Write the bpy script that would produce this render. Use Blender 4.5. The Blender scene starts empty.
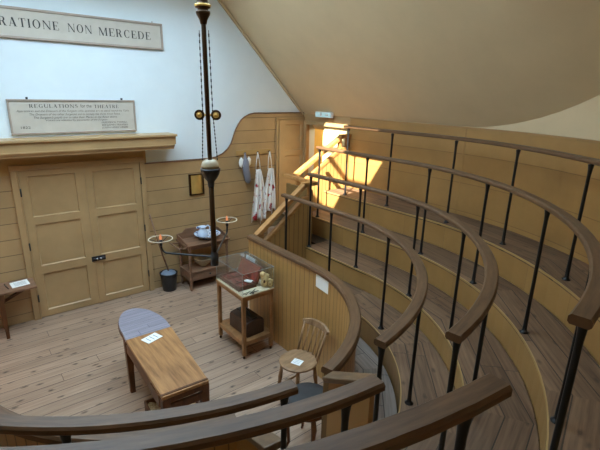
import bpy, bmesh, math, random
from mathutils import Vector, Matrix
random.seed(7)
SC = bpy.context.scene
COL = SC.collection
PI = math.pi
R = math.radians

# ------------------------------------------------------------------ materials
def new_mat(name):
    m = bpy.data.materials.new(name); m.use_nodes = True
    nt = m.node_tree
    for n in list(nt.nodes): nt.nodes.remove(n)
    out = nt.nodes.new('ShaderNodeOutputMaterial'); b = nt.nodes.new('ShaderNodeBsdfPrincipled')
    nt.links.new(b.outputs[0], out.inputs[0])
    return m, nt, b

def srgb(c):
    return tuple((x/255/12.92 if x/255 <= .04045 else ((x/255+.055)/1.055)**2.4) for x in c) + (1,)

class N:
    """small node graph helper"""
    def __init__(s, nt): s.nt = nt
    def node(s, t, **kw):
        n = s.nt.nodes.new(t)
        for k, v in kw.items(): setattr(n, k, v)
        return n
    def link(s, a, b): s.nt.links.new(a, b)
    def val(s, sock, v):
        if hasattr(v, 'is_linked') or hasattr(v, 'links'): s.link(v, sock)
        else: sock.default_value = v
    def math(s, op, a, b=None, c=None):
        n = s.node('ShaderNodeMath', operation=op)
        s.val(n.inputs[0], a)
        if b is not None: s.val(n.inputs[1], b)
        if c is not None: s.val(n.inputs[2], c)
        return n.outputs[0]
    def mix(s, f, a, b, blend='MIX'):
        n = s.node('ShaderNodeMix', data_type='RGBA', blend_type=blend)
        s.val(n.inputs[0], f); s.val(n.inputs[6], a); s.val(n.inputs[7], b)
        return n.outputs[2]
    def comb(s, x, y, z):
        n = s.node('ShaderNodeCombineXYZ')
        s.val(n.inputs[0], x); s.val(n.inputs[1], y); s.val(n.inputs[2], z)
        return n.outputs[0]
    def noise(s, vec, scale, detail=4, rough=.55):
        n = s.node('ShaderNodeTexNoise'); s.link(vec, n.inputs['Vector'])
        n.inputs['Scale'].default_value = scale; n.inputs['Detail'].default_value = detail
        n.inputs['Roughness'].default_value = rough
        return n.outputs[0]
    def ramp(s, f, a, b):
        n = s.node('ShaderNodeMapRange'); s.val(n.inputs[0], f)
        n.inputs[1].default_value = a; n.inputs[2].default_value = b
        return n.outputs[0]
    def coords(s, kind):
        t = s.node('ShaderNodeTexCoord'); x = s.node('ShaderNodeSeparateXYZ')
        s.link(t.outputs[kind], x.inputs[0])
        return t.outputs[kind], x.outputs

def boards(name, c1, c2, cgap, width, kind='Object', along=0, across=1, length=2.6, knots=.8, rough=.5, grain=1.0, gapw=.035, tint=.22, dirt=None):
    m, nt, b = new_mat(name); g = N(nt)
    vec, o = g.coords(kind)
    v = g.math('DIVIDE', o[across], width)
    idn = g.math('FLOOR', v); fr = g.math('FRACT', v)
    wn = g.node('ShaderNodeTexWhiteNoise', noise_dimensions='1D'); g.link(idn, wn.inputs['W'])
    rnd = wn.outputs[0]
    u = g.math('ADD', o[along], g.math('MULTIPLY', rnd, 9.0))
    uu = g.math('DIVIDE', u, length)
    wn2 = g.node('ShaderNodeTexWhiteNoise', noise_dimensions='2D')
    g.link(g.comb(idn, g.math('FLOOR', uu), 0), wn2.inputs['Vector'])
    rnd2 = wn2.outputs[0]
    gv = g.comb(g.math('MULTIPLY', u, 1.3), g.math('MULTIPLY', o[across], 26.0), g.math('MULTIPLY', rnd2, 5.0))
    n1 = g.noise(gv, 1.6, 5, .6)
    col = g.mix(g.ramp(n1, .3, .72), c1, c2)
    tv = g.math('ADD', 1 - tint/2, g.math('MULTIPLY', g.math('SUBTRACT', rnd2, .5), tint))
    col = g.mix(1.0, col, g.comb(tv, tv, tv), 'MULTIPLY')
    # knots
    vo = g.node('ShaderNodeTexVoronoi', voronoi_dimensions='2D', feature='F1')
    g.link(g.comb(g.math('MULTIPLY', u, 1.0), g.math('ADD', g.math('MULTIPLY', o[across], 2.1), g.math('MULTIPLY', rnd, 3.3)), 0), vo.inputs['Vector'])
    vo.inputs['Scale'].default_value = 2.6
    wob = g.math('MULTIPLY', g.math('SUBTRACT', g.noise(vec, 30, 2), .5), .12)
    kn = g.math('SUBTRACT', 1.0, g.ramp(g.math('ADD', vo.outputs['Distance'], wob), .03, .115))
    col = g.mix(g.math('MULTIPLY', kn, knots), col, cgap)
    # wear
    big = g.noise(vec, 1.1, 4, .6)
    col = g.mix(g.math('MULTIPLY', g.ramp(big, .45, .75), .25), col, c2 if dirt is None else dirt)
    e = g.math('MINIMUM', fr, g.math('SUBTRACT', 1.0, fr))
    gap = g.math('LESS_THAN', e, gapw*.5)
    fu = g.math('FRACT', uu)
    gap = g.math('MAXIMUM', gap, g.math('LESS_THAN', fu, .005/length))
    col = g.mix(g.math('MULTIPLY', gap, .85), col, cgap)
    g.link(col, b.inputs['Base Color'])
    b.inputs['Roughness'].default_value = rough
    bp = g.node('ShaderNodeBump'); bp.inputs['Strength'].default_value = .35*grain; bp.inputs['Distance'].default_value = .004
    g.link(g.math('SUBTRACT', g.math('MULTIPLY', n1, .5), gap), bp.inputs['Height']); g.link(bp.outputs[0], b.inputs['Normal'])
    return m

def painted(name, c, kind='Object', across=None, width=.2, offset=0.0, rough=.45, joint=None, gap=.012, var=.12, lines=.7):
    """painted timber or plaster; optional board joints every `width` along axis `across`"""
    m, nt, b = new_mat(name); g = N(nt)
    vec, o = g.coords(kind)
    n = g.noise(vec, 2.2, 5, .6)
    dark = tuple(x*(1-var) for x in c[:3]) + (1,); lite = tuple(min(1, x*(1+var)) for x in c[:3]) + (1,)
    col = g.mix(g.ramp(n, .3, .7), dark, lite)
    h = g.math('MULTIPLY', g.noise(vec, 40, 2), .15)
    if across is not None:
        v = g.math('DIVIDE', g.math('SUBTRACT', o[across], offset), width)
        fr = g.math('FRACT', v)
        wn = g.node('ShaderNodeTexWhiteNoise', noise_dimensions='1D'); g.link(g.math('FLOOR', v), wn.inputs['W'])
        tv = g.math('ADD', .95, g.math('MULTIPLY', wn.outputs[0], .09))
        col = g.mix(1.0, col, g.comb(tv, tv, tv), 'MULTIPLY')
        e = g.math('MINIMUM', fr, g.math('SUBTRACT', 1.0, fr))
        gp = g.math('LESS_THAN', e, gap/width*.5)
        jc = joint or tuple(x*.22 for x in c[:3]) + (1,)
        col = g.mix(g.math('MULTIPLY', gp, lines), col, jc)
        h = g.math('SUBTRACT', h, gp)
    g.link(col, b.inputs['Base Color']); b.inputs['Roughness'].default_value = rough
    bp = g.node('ShaderNodeBump'); bp.inputs['Strength'].default_value = .4; bp.inputs['Distance'].default_value = .004
    g.link(h, bp.inputs['Height']); g.link(bp.outputs[0], b.inputs['Normal'])
    return m

def wood(name, c1, c2, kind='Object', stretch=(1, 14, 14), scale=2.0, rough=.4, bump=.15):
    m, nt, b = new_mat(name); g = N(nt)
    t = g.node('ShaderNodeTexCoord'); mp = g.node('ShaderNodeMapping')
    mp.inputs['Scale'].default_value = stretch
    g.link(t.outputs[kind], mp.inputs[0])
    n = g.noise(mp.outputs[0], scale, 6, .62)
    n2 = g.noise(t.outputs[kind], 3.0, 3, .5)
    f = g.math('ADD', g.math('MULTIPLY', g.ramp(n, .32, .7), .75), g.math('MULTIPLY', g.ramp(n2, .35, .7), .25))
    g.link(g.mix(f, c1, c2), b.inputs['Base Color'])
    b.inputs['Roughness'].default_value = rough; b.inputs['Specular IOR Level'].default_value = .32
    bp = g.node('ShaderNodeBump'); bp.inputs['Strength'].default_value = bump; bp.inputs['Distance'].default_value = .003
    g.link(n, bp.inputs['Height']); g.link(bp.outputs[0], b.inputs['Normal'])
    return m

def plain(name, c, rough=.5, metal=0.0, var=.08, scale=8, spec=None):
    m, nt, b = new_mat(name); g = N(nt)
    t = g.node('ShaderNodeTexCoord')
    n = g.noise(t.outputs['Object'], scale, 4)
    a = tuple(x*(1-var) for x in c[:3]) + (1,); d = tuple(min(1, x*(1+var)) for x in c[:3]) + (1,)
    g.link(g.mix(g.ramp(n, .3, .7), a, d), b.inputs['Base Color'])
    b.inputs['Roughness'].default_value = rough; b.inputs['Metallic'].default_value = metal
    return m

def spotted(name, base, spot, scale, lo, hi, rough=.7, stretch=(1, 1, 1)):
    m, nt, b = new_mat(name); g = N(nt)
    t = g.node('ShaderNodeTexCoord'); mp = g.node('ShaderNodeMapping'); mp.inputs['Scale'].default_value = stretch
    g.link(t.outputs['Object'], mp.inputs[0])
    n = g.noise(mp.outputs[0], scale, 3, .6)
    g.link(g.mix(g.ramp(n, lo, hi), base, spot), b.inputs['Base Color'])
    b.inputs['Roughness'].default_value = rough
    return m

def see_through(name, tint=(1, 1, 1, 1), refl=.08, haze=.0):
    m = bpy.data.materials.new(name); m.use_nodes = True; nt = m.node_tree
    for n in list(nt.nodes): nt.nodes.remove(n)
    g = N(nt)
    out = g.node('ShaderNodeOutputMaterial'); tr = g.node('ShaderNodeBsdfTransparent'); gl = g.node('ShaderNodeBsdfGlossy')
    tr.inputs[0].default_value = tint; gl.inputs['Roughness'].default_value = .03
    lw = g.node('ShaderNodeFresnel'); lw.inputs[0].default_value = 1.49
    mx = g.node('ShaderNodeMixShader'); g.link(g.math('ADD', g.math('MULTIPLY', lw.outputs[0], .35), refl*.2), mx.inputs[0])
    g.link(tr.outputs[0], mx.inputs[1]); g.link(gl.outputs[0], mx.inputs[2])
    if haze:
        df = g.node('ShaderNodeBsdfDiffuse'); df.inputs[0].default_value = (.8, .85, .85, 1)
        m2 = g.node('ShaderNodeMixShader'); m2.inputs[0].default_value = haze
        g.link(mx.outputs[0], m2.inputs[1]); g.link(df.outputs[0], m2.inputs[2]); g.link(m2.outputs[0], out.inputs[0])
    else: g.link(mx.outputs[0], out.inputs[0])
    return m

def glow(name, c, s):
    m = bpy.data.materials.new(name); m.use_nodes = True; nt = m.node_tree
    for n in list(nt.nodes): nt.nodes.remove(n)
    o = nt.nodes.new('ShaderNodeOutputMaterial'); e = nt.nodes.new('ShaderNodeEmission')
    e.inputs[0].default_value = c; e.inputs[1].default_value = s; nt.links.new(e.outputs[0], o.inputs[0])
    return m

OCH = srgb((172, 140, 98)); OCH2 = srgb((160, 120, 68))
MT = {}
MT['floor'] = boards('pine_floor', srgb((186, 158, 134)), srgb((146, 118, 98)), srgb((48, 35, 28)), .15, 'Object', 0, 1, 3.2, .85, .42, 1.0, .05, .22)
MT['deck'] = boards('tier_boards', srgb((142, 110, 82)), srgb((92, 67, 48)), srgb((34, 25, 18)), .165, 'UV', 0, 1, 2.4, .55, .6, 1.0, .05, .3)
MT['alley'] = boards('alley_boards', srgb((168, 156, 146)), srgb((128, 114, 104)), srgb((44, 36, 32)), .16, 'UV', 0, 1, 2.4, .5, .45, 1.0, .05, .25)
MT['front_boards'] = painted('front_boarding', OCH, 'Object', 2, .2035, 1.95, .42, gap=.011)
MT['ochre'] = painted('ochre_paint', OCH, rough=.4)
MT['riser'] = painted('riser_paint', OCH2, 'UV', 0, .62, .1, .38, gap=.006, lines=.3)
MT['staves'] = painted('beadboard_paint', srgb((172, 132, 78)), 'UV', 0, .078, 0, .36, gap=.009, lines=.75)
MT['back_boards'] = painted('back_boarding', OCH2, 'UV', 1, .36, .12, .4, gap=.008, lines=.45)
MT['nosing'] = painted('nosing_paint', srgb((174, 140, 88)), rough=.35)
MT['plaster_white'] = painted('white_plaster', srgb((214, 222, 224)), rough=.75, var=.03)
MT['plaster_cream'] = painted('cream_plaster', srgb((206, 182, 144)), rough=.75, var=.04)
MT['ceiling'] = painted('ceiling_plaster', srgb((214, 194, 156)), rough=.62, var=.04)
MT['rail'] = wood('handrail_wood', srgb((114, 84, 58)), srgb((70, 50, 34)), 'UV', (2.2, 22, 22), 2.2, .46, .12)
MT['rail_solid'] = wood('partition_cap_wood', srgb((120, 96, 72)), srgb((80, 62, 46)), 'Object', (14, 3, 14), 2.0, .36, .1)
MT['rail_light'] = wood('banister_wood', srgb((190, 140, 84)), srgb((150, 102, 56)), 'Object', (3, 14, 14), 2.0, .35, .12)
MT['iron'] = plain('black_iron', (.012, .012, .013, 1), .42, .3)
MT['black'] = plain('black_paint', (.012, .012, .014, 1), .35)
MT['brass'] = plain('aged_brass', srgb((222, 182, 104)), .42, .65)
MT['dark_brass'] = plain('dark_bronze', srgb((72, 52, 34)), .32, .7)
MT['table_top'] = wood('oak_top', srgb((188, 138, 88)), srgb((118, 78, 46)), 'Object', (14, 1.2, 14), 2.4, .4, .2)
MT['table_dark'] = wood('oak_dark', srgb((112, 68, 36)), srgb((66, 38, 20)), 'Object', (14, 3, 3), 2.0, .45, .15)
MT['blue_cloth'] = boards('blue_painted_boards', srgb((156, 150, 160)), srgb((126, 120, 130)), srgb((72, 74, 96)), .075, 'Object', 0, 1, 5, .25, .42, .8, .05, .12)
MT['pine'] = wood('case_pine', srgb((168, 124, 80)), srgb((116, 80, 50)), 'Object', (5, 5, 2), 2.4, .42, .12)
MT['walnut'] = wood('walnut', srgb((146, 110, 86)), srgb((104, 76, 58)), 'Object', (2, 9, 9), 2.2, .4, .12)
MT['windsor'] = wood('elm', srgb((164, 130, 96)), srgb((110, 82, 58)), 'Object', (3, 12, 4), 2.2, .4, .12)
MT['leather'] = plain('brown_leather', srgb((58, 36, 24)), .42, 0, .3, 14)
MT['dark_leather'] = plain('dark_leather', srgb((44, 42, 42)), .68, 0, .25, 10)
MT['velvet'] = spotted('red_velvet', srgb((134, 44, 32)), srgb((82, 22, 20)), 20, .4, .65, .8)
MT['mahogany'] = wood('mahogany', srgb((120, 62, 40)), srgb((76, 34, 24)), 'Object', (3, 12, 12), 2.4, .3, .1)
MT['steel'] = plain('steel', (.55, .55, .56, 1), .25, .95)
MT['board_card'] = plain('cream_board', srgb((222, 208, 178)), .7)
MT['paper'] = plain('white_paper', srgb((232, 232, 228)), .8, 0, .03)
MT['print'] = plain('printed_ink', srgb((120, 122, 128)), .8)
MT['bone'] = spotted('bone', srgb((226, 196, 140)), srgb((168, 128, 76)), 14, .45, .75, .6)
MT['china'] = spotted('blue_white_china', srgb((222, 230, 240)), srgb((66, 98, 168)), 26, .5, .58, .15)
MT['china_plain'] = plain('pale_china', srgb((196, 210, 228)), .14)
MT['cream_china'] = plain('cream_china', srgb((176, 160, 132)), .25)
MT['apron'] = spotted('blood_spotted_linen', srgb((232, 230, 226)), srgb((158, 36, 44)), 9, .55, .63, .85, (1, 1, .8))
MT['grey_cloth'] = plain('grey_cloth', srgb((128, 126, 134)), .9)
MT['plaque'] = plain('plaque_stone', srgb((188, 178, 164)), .6, 0, .05)
MT['plaque_frame'] = plain('plaque_frame', srgb((158, 142, 128)), .5)
MT['ink'] = plain('painted_letter', srgb((38, 36, 38)), .6)
MT['ring_cream'] = plain('cream_enamel', srgb((206, 190, 160)), .4)
MT['faint_ink'] = plain('worn_letter', srgb((84, 80, 78)), .7)
MT['flame'] = glow('flame_lamp', (1.0, .36, .16, 1), .8)
MT['glass'] = see_through('clear_glass', (.97, .985, .98, 1), .1)
MT['case_glass'] = see_through('case_acrylic', (.975, .985, .98, 1), .06, .012)
MT['edge'] = plain('acrylic_edge', srgb((150, 158, 152)), .2)
MT['skylight_glow'] = glow('glowing_skylight_pane', (.60, .82, 1.0, 1), 11.5)  # emission stands in for daylight coming through the unseen skylight
MT['exit_green'] = glow('exit_sign_face', (.52, .78, .80, 1), .8)
MT['white_plastic'] = plain('white_plastic', srgb((220, 224, 224)), .4)
MT['passage'] = painted('passage_paint', srgb((214, 180, 96)), rough=.6)
MT['sawdust'] = spotted('sawdust', srgb((196, 168, 126)), srgb((140, 108, 72)), 60, .35, .65, .95)
MT['bucket_fill'] = plain('blue_grey_liner', srgb((110, 122, 138)), .5)
MT['leaf_light'] = painted('cream_painted_leaf', srgb((226, 200, 146)), 'Object', 1, .16, 0, .4, gap=.008, lines=.4)

# ------------------------------------------------------------------ mesh helper
class M:
    def __init__(s):
        s.bm = bmesh.new(); s.uv = s.bm.loops.layers.uv.new('UVMap')
    def face(s, vs, uvs=None, smooth=False):
        try: f = s.bm.faces.new(vs)
        except ValueError: return None
        f.smooth = smooth
        if uvs:
            for l, u in zip(f.loops, uvs): l[s.uv].uv = u
        return f
    def v(s, p): return s.bm.verts.new(p)
    def hexa(s, p):   # 8 points: bottom 4 ccw, top 4
        v = [s.v(q) for q in p]
        for q in ((3, 2, 1, 0), (4, 5, 6, 7), (0, 1, 5, 4), (1, 2, 6, 5), (2, 3, 7, 6), (3, 0, 4, 7)):
            s.face([v[i] for i in q])
        return s
    def box(s, lo, hi):
        x, y, z = lo; X, Y, Z = hi
        s.hexa([(x, y, z), (X, y, z), (X, Y, z), (x, Y, z), (x, y, Z), (X, y, Z), (X, Y, Z), (x, Y, Z)])
        return s
    def bar(s, a, b, w, h, up=(0, 0, 1)):   # rectangular bar from a to b (w sideways, h along up)
        a = Vector(a); b = Vector(b); d = (b-a).normalized(); up = Vector(up)
        sd = d.cross(up).normalized()*(w/2); u = sd.cross(d).normalized()*(h/2)
        s.hexa([a-sd-u, a+sd-u, b+sd-u, b-sd-u, a-sd+u, a+sd+u, b+sd+u, b-sd+u])
        return s
    def cyl(s, a, b, r0, r1=None, n=12, cap=True):
        return s.tube([a, b], [r0, r0 if r1 is None else r1], n, cap)
    def tube(s, pts, rad, n=10, cap=True):
        pts = [Vector(p) for p in pts]
        if not isinstance(rad, (list, tuple)): rad = [rad]*len(pts)
        rings = []; prev = None
        for i, p in enumerate(pts):
            d = (pts[min(i+1, len(pts)-1)]-pts[max(i-1, 0)]).normalized()
            if prev is None:
                x = d.orthogonal().normalized()
            else:
                x = (prev-d*prev.dot(d)).normalized()
            prev = x; y = d.cross(x)
            rings.append([s.v(p+(x*math.cos(2*PI*k/n)+y*math.sin(2*PI*k/n))*rad[i]) for k in range(n)])
        for a, b in zip(rings, rings[1:]):
            for k in range(n): s.face([a[k], a[(k+1) % n], b[(k+1) % n], b[k]], smooth=True)
        if cap:
            s.face(list(reversed(rings[0]))); s.face(rings[-1])
        return s
    def lathe(s, prof, c=(0, 0, 0), n=24, sx=1.0, sy=1.0, smooth=True):
        c = Vector(c); rings = []
        for r, z in prof:
            if r < 1e-5: rings.append([s.v(c+Vector((0, 0, z)))])
            else: rings.append([s.v(c+Vector((r*sx*math.cos(2*PI*k/n), r*sy*math.sin(2*PI*k/n), z))) for k in range(n)])
        for a, b in zip(rings, rings[1:]):
            for k in range(n):
                k2 = (k+1) % n
                if len(a) == 1 and len(b) == 1: continue
                if len(a) == 1: s.face([a[0], b[k2], b[k]][::-1], smooth=smooth)
                elif len(b) == 1: s.face([a[k], a[k2], b[0]], smooth=smooth)
                else: s.face([a[k], a[k2], b[k2], b[k]], smooth=smooth)
        return s
    def prism(s, poly, f0, f1):   # poly: 2d points; f0/f1 map a 2d point to the two faces
        a = [s.v(f0(p)) for p in poly]; b = [s.v(f1(p)) for p in poly]; n = len(poly)
        s.face(list(reversed(a))); s.face(b)
        for k in range(n): s.face([a[k], a[(k+1) % n], b[(k+1) % n], b[k]])
        return s
    def sweep(s, prof, path, smooth=False):
        """prof: (offset along normal, z) closed polygon; path: (x, y, nx, ny[, z])"""
        rings = []; u = 0; us = []; last = None
        for p in path:
            z0 = p[4] if len(p) > 4 else 0
            if last: u += math.hypot(p[0]-last[0], p[1]-last[1])
            last = p; us.append(u)
            rings.append([s.v((p[0]+p[2]*o, p[1]+p[3]*o, z0+z)) for o, z in prof])
        n = len(prof); vs = [0]
        for k in range(n): vs.append(vs[-1]+math.dist(prof[k], prof[(k+1) % n]))
        for i in range(len(path)-1):
            a, b = rings[i], rings[i+1]
            for k in range(n):
                k2 = (k+1) % n
                # v = height where the side is upright, else running girth
                va, vb = (prof[k][1], prof[k2][1]) if abs(prof[k][1]-prof[k2][1]) > .1 else (vs[k], vs[k+1])
                s.face([a[k], a[k2], b[k2], b[k]], [(us[i], va), (us[i], vb), (us[i+1], vb), (us[i+1], va)], smooth)
        s.face(list(reversed(rings[0]))); s.face(rings[-1])
        return s
    def blob(s, c, r, nz=10, n=14, f=None):
        c = Vector(c); rings = []
        for i in range(nz+1):
            t = PI*i/nz; ring = []
            for k in range(n if 0 < i < nz else 1):
                d = Vector((math.sin(t)*math.cos(2*PI*k/n), math.sin(t)*math.sin(2*PI*k/n), -math.cos(t)))
                q = f(d) if f else 1.0
                ring.append(s.v(c+Vector((d.x*r[0], d.y*r[1], d.z*r[2]))*q))
            rings.append(ring)
        for a, b in zip(rings, rings[1:]):
            for k in range(n):
                k2 = (k+1) % n
                if len(a) == 1: s.face([a[0], b[k2], b[k]][::-1], smooth=True)
                elif len(b) == 1: s.face([a[k], a[k2], b[0]], smooth=True)
                else: s.face([a[k], a[k2], b[k2], b[k]], smooth=True)
        return s
    def build(s, name, mat, parent=None, off=(0, 0, 0), bevel=0, weld=False):
        bmesh.ops.recalc_face_normals(s.bm, faces=s.bm.faces)
        if off != (0, 0, 0):
            bmesh.ops.translate(s.bm, verts=s.bm.verts, vec=-Vector(off))
        me = bpy.data.meshes.new(name); s.bm.to_mesh(me); s.bm.free()
        me.materials.append(MT[mat] if isinstance(mat, str) else mat)
        o = bpy.data.objects.new(name, me); COL.objects.link(o)
        if parent: o.parent = parent
        if bevel:
            b = o.modifiers.new('bevel', 'BEVEL'); b.width = bevel; b.segments = 2; b.limit_method = 'ANGLE'; b.angle_limit = R(40)
        return o

def tag(o, label, cat, group=None):
    o['label'] = label; o['category'] = cat
    if group: o['group'] = group
    return o
def thing(name, label, cat, loc=(0, 0, 0), rz=0, group=None):
    o = bpy.data.objects.new(name, None); COL.objects.link(o); o.empty_display_size = .1
    o.location = loc; o.rotation_euler = (0, 0, rz)
    return tag(o, label, cat, group)
def struct(o):
    o['kind'] = 'structure'; return o
def copy_tree(o, parent=None):
    c = o.copy(); COL.objects.link(c)
    if parent: c.parent = parent
    for ch in o.children: copy_tree(ch, c)
    return c

# ------------------------------------------------------------------ the horseshoe
CX, CY = 1.3, -3.0
def hp(r, s):
    """a point of the horseshoe at radius r. |s|<=90: angle from the axis; beyond 90: straight arm, 1 unit = 1 cm"""
    sg = 1 if s >= 0 else -1; a = abs(s)
    if a <= 90:
        t = R(s); return (CX+r*math.sin(t), CY-r*math.cos(t), math.sin(t), -math.cos(t))
    return (CX+sg*r, CY+(a-90)*.01, sg*1.0, 0.0)
def S(y): return 90+(y-CY)*100
def hpath(r, s0, s1, step=3.0):
    cuts = [s0]
    marks = [-90, 90]
    pts = [s0]
    s = s0
    allb = sorted(set([s0, s1]+[m for m in marks if s0 < m < s1]))
    out = []
    for a, b in zip(allb, allb[1:]):
        n = max(1, int(math.ceil((b-a)/step))) if abs(a+b)/2 <= 90 else max(1, int((b-a)/40))
        for i in range(n): out.append(a+(b-a)*i/n)
    out.append(allb[-1])
    return [hp(r, q) for q in out], out

def deck(m, r0, r1, z0, z1, s0, s1, bins=30.0):
    """slab between two radii; boards run straight within each bin"""
    edges = [s0]
    marks = [x for x in [-90, -60, -30, 0, 30, 60, 90] if s0 < x < s1]
    edges = [s0]+marks+[s1]
    for a, b in zip(edges, edges[1:]):
        mid = (a+b)/2
        straight = abs(mid) > 90
        n = 1 if straight else max(1, int(math.ceil((b-a)/3)))
        c = hp(1.0, mid); nx, ny = c[2], c[3]; tx, ty = -ny, nx
        def uv(p): return ((p[0]*tx+p[1]*ty)+mid*.37, (p[0]-CX)*nx+(p[1]-CY)*ny)
        for i in range(n):
            sa = a+(b-a)*i/n; sb = a+(b-a)*(i+1)/n
            q = [hp(r0, sa), hp(r1, sa), hp(r1, sb), hp(r0, sb)]
            lo = [m.v((p[0], p[1], z0)) for p in q]; hi = [m.v((p[0], p[1], z1)) for p in q]
            uvs = [uv(p) for p in q]
            m.face(hi, uvs); m.face(lo[::-1], uvs[::-1])
            m.face([lo[0], lo[3], hi[3], hi[0]], [uvs[0], uvs[3], uvs[3], uvs[0]])
            m.face([lo[1], lo[2], hi[2], hi[1]], [uvs[1], uvs[2], uvs[2], uvs[1]])
            if i == 0 and a == s0: m.face([lo[0], lo[1], hi[1], hi[0]])
            if i == n-1 and b == s1: m.face([lo[3], lo[2], hi[2], hi[3]])
    return m

RAMP = dict(A=1.88, B=2.31, C=2.75, D=3.17)
ZD = dict(A=.70, B=.94, C=1.213, D=1.507)
RAILR = dict(A=1.94, B=2.34, C=2.79, D=3.26)
RAILZ = dict(A=1.725, B=1.962, C=2.248, D=2.53)
BACKR = 3.74
YE = dict(A=-1.86, B=-1.86, C=-1.25, D=-1.25)

# ------------------------------------------------------------------ room shell
struct(M().box((-3.2, -7.2, -.12), (5.6, .15, 0)).build('floor', 'floor'))
FZ = 4.4                                   # height of the flat ceiling
XR, XL = 7.64-FZ, 2*CX-(7.64-FZ)           # where slopes meet the flat
gable = [(-3.2, -.1), (6.4, -.1), (6.4, 1.24), (XR, FZ), (XL, FZ), (-3.2, 7.64-2*CX-3.2)]
gable = [(-3.2, -.1), (5.3, -.1), (5.3, 2.34), (XR, FZ), (XL, FZ), (-2.7, 2.34), (-3.2, 1.84)]
struct(M().prism(gable, lambda p: (p[0], .12, p[1]), lambda p: (p[0], 0, p[1])).build('wall_front', 'plaster_white'))
# boarded dado with its ogee sweep up to the right
prof = [(2.13, 1.953), (3.10, 1.953)]
P0, P1, P2, P3 = (3.10, 1.953), (3.72, 1.97), (3.38, 2.62), (3.98, 2.634)
key = [(3.14, 1.953), (3.25, 1.968), (3.367, 2.015), (3.46, 2.085), (3.525, 2.17), (3.574, 2.294), (3.61, 2.38), (3.66, 2.46), (3.72, 2.53), (3.785, 2.578), (3.87, 2.615), (3.967, 2.634), (5.005, 2.634)]
top = [(2.10, 1.953)]+key
dado = [(2.10, 0), (5.02, 0)]+[(5.02, 2.62)]+key[::-1]+[(2.10, 1.953)]
struct(M().prism(dado, lambda p: (p[0], 0, p[1]), lambda p: (p[0], -.02, p[1])).build('wall_front_boarding', 'front_boards'))
struct(M().box((-2.6, -.02, 0), (.49, 0, 1.93)).build('wall_front_boarding', 'front_boards'))
m = M(); m.tube([(x, -.022, z) for x, z in top], .011, 8)
struct(m.build('trim_1', 'walnut'))
struct(M().box((-2.4, -.018, 1.93), (2.14, 0, 2.19)).build('trim_2', 'nosing'))
# ceiling: slope right, slope left, flat with the skylight opening
YB = -7.0
SK = (-.5, 3.1, -4.15, -.8)
m = M()
def slab(pts, d):
    m.prism(pts, lambda p: (p[0], p[1], p[2]), lambda p: (p[0]+d[0], p[1]+d[1], p[2]+d[2]))
slab([(XR, 0, FZ), (5.3, 0, 7.64-5.3), (5.3, YB, 7.64-5.3), (XR, YB, FZ)], (.08, 0, .08))
slab([(XL, 0, FZ), (-2.7, 0, 2.34), (-2.7, YB, 2.34), (XL, YB, FZ)], (-.08, 0, .08))
slab([(XL, 0, FZ), (XR, 0, FZ), (XR, SK[3], FZ), (XL, SK[3], FZ)], (0, 0, .1))
slab([(XL, SK[2], FZ), (XR, SK[2], FZ), (XR, YB, FZ), (XL, YB, FZ)], (0, 0, .1))
slab([(XL, SK[2], FZ), (SK[0], SK[2], FZ), (SK[0], SK[3], FZ), (XL, SK[3], FZ)], (0, 0, .1))
slab([(SK[1], SK[2], FZ), (XR, SK[2], FZ), (XR, SK[3], FZ), (SK[1], SK[3], FZ)], (0, 0, .1))
struct(m.build('ceiling', 'ceiling'))
# cornice line where the slope meets the front wall
m = M(); m.bar((XR-.02, -.012, FZ-.02), (5.0, -.012, 2.60), .024, .045, (0, 1, 0))
struct(m.build('trim_3', 'plaster_cream'))
# skylight: added shaft, glazing bars, panes glowing for daylight, clear panes aiming the sun
win = struct(bpy.data.objects.new('window_1', None)); COL.objects.link(win)
GXS = [SK[0], .7, 1.6, 2.1, 2.6, SK[1]]; GYS = [SK[2], -3.80, -2.75, -2.15, SK[3]]; GZ = FZ+.55
m = M(); e = .06
m.box((SK[0]-e, SK[2]-e, FZ+.1), (SK[0], SK[3]+e, GZ+.1)); m.box((SK[1], SK[2]-e, FZ+.1), (SK[1]+e, SK[3]+e, GZ+.1))
m.box((SK[0], SK[2]-e, FZ+.1), (SK[1], SK[2], GZ+.1)); m.box((SK[0], SK[3], FZ+.1), (SK[1], SK[3]+e, GZ+.1))
m.build('shaft', 'plaster_white', win)  # unseen shaft, added to make the skylight's light more directional
for x in GXS: M().box((x-.02, SK[2], GZ), (x+.02, SK[3], GZ+.08)).build('glazing_bar', 'plaster_white', win)
for y in GYS: M().box((SK[0], y-.02, GZ+.01), (SK[1], y+.02, GZ+.07)).build('glazing_bar', 'plaster_white', win)
for i in range(5):
    for j in range(4):
        clear = (i, j) in ((1, 1), (2, 1), (2, 2), (3, 2))  # clear panes picked to shape the sun patch at the stair head
        M().box((GXS[i]+.021, GYS[j]+.021, GZ+.04), (GXS[i+1]-.021, GYS[j+1]-.021, GZ+.05)).build('pane', 'glass' if clear else 'skylight_glow', win)  # all other panes glow as sky and hold back the sun
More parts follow.
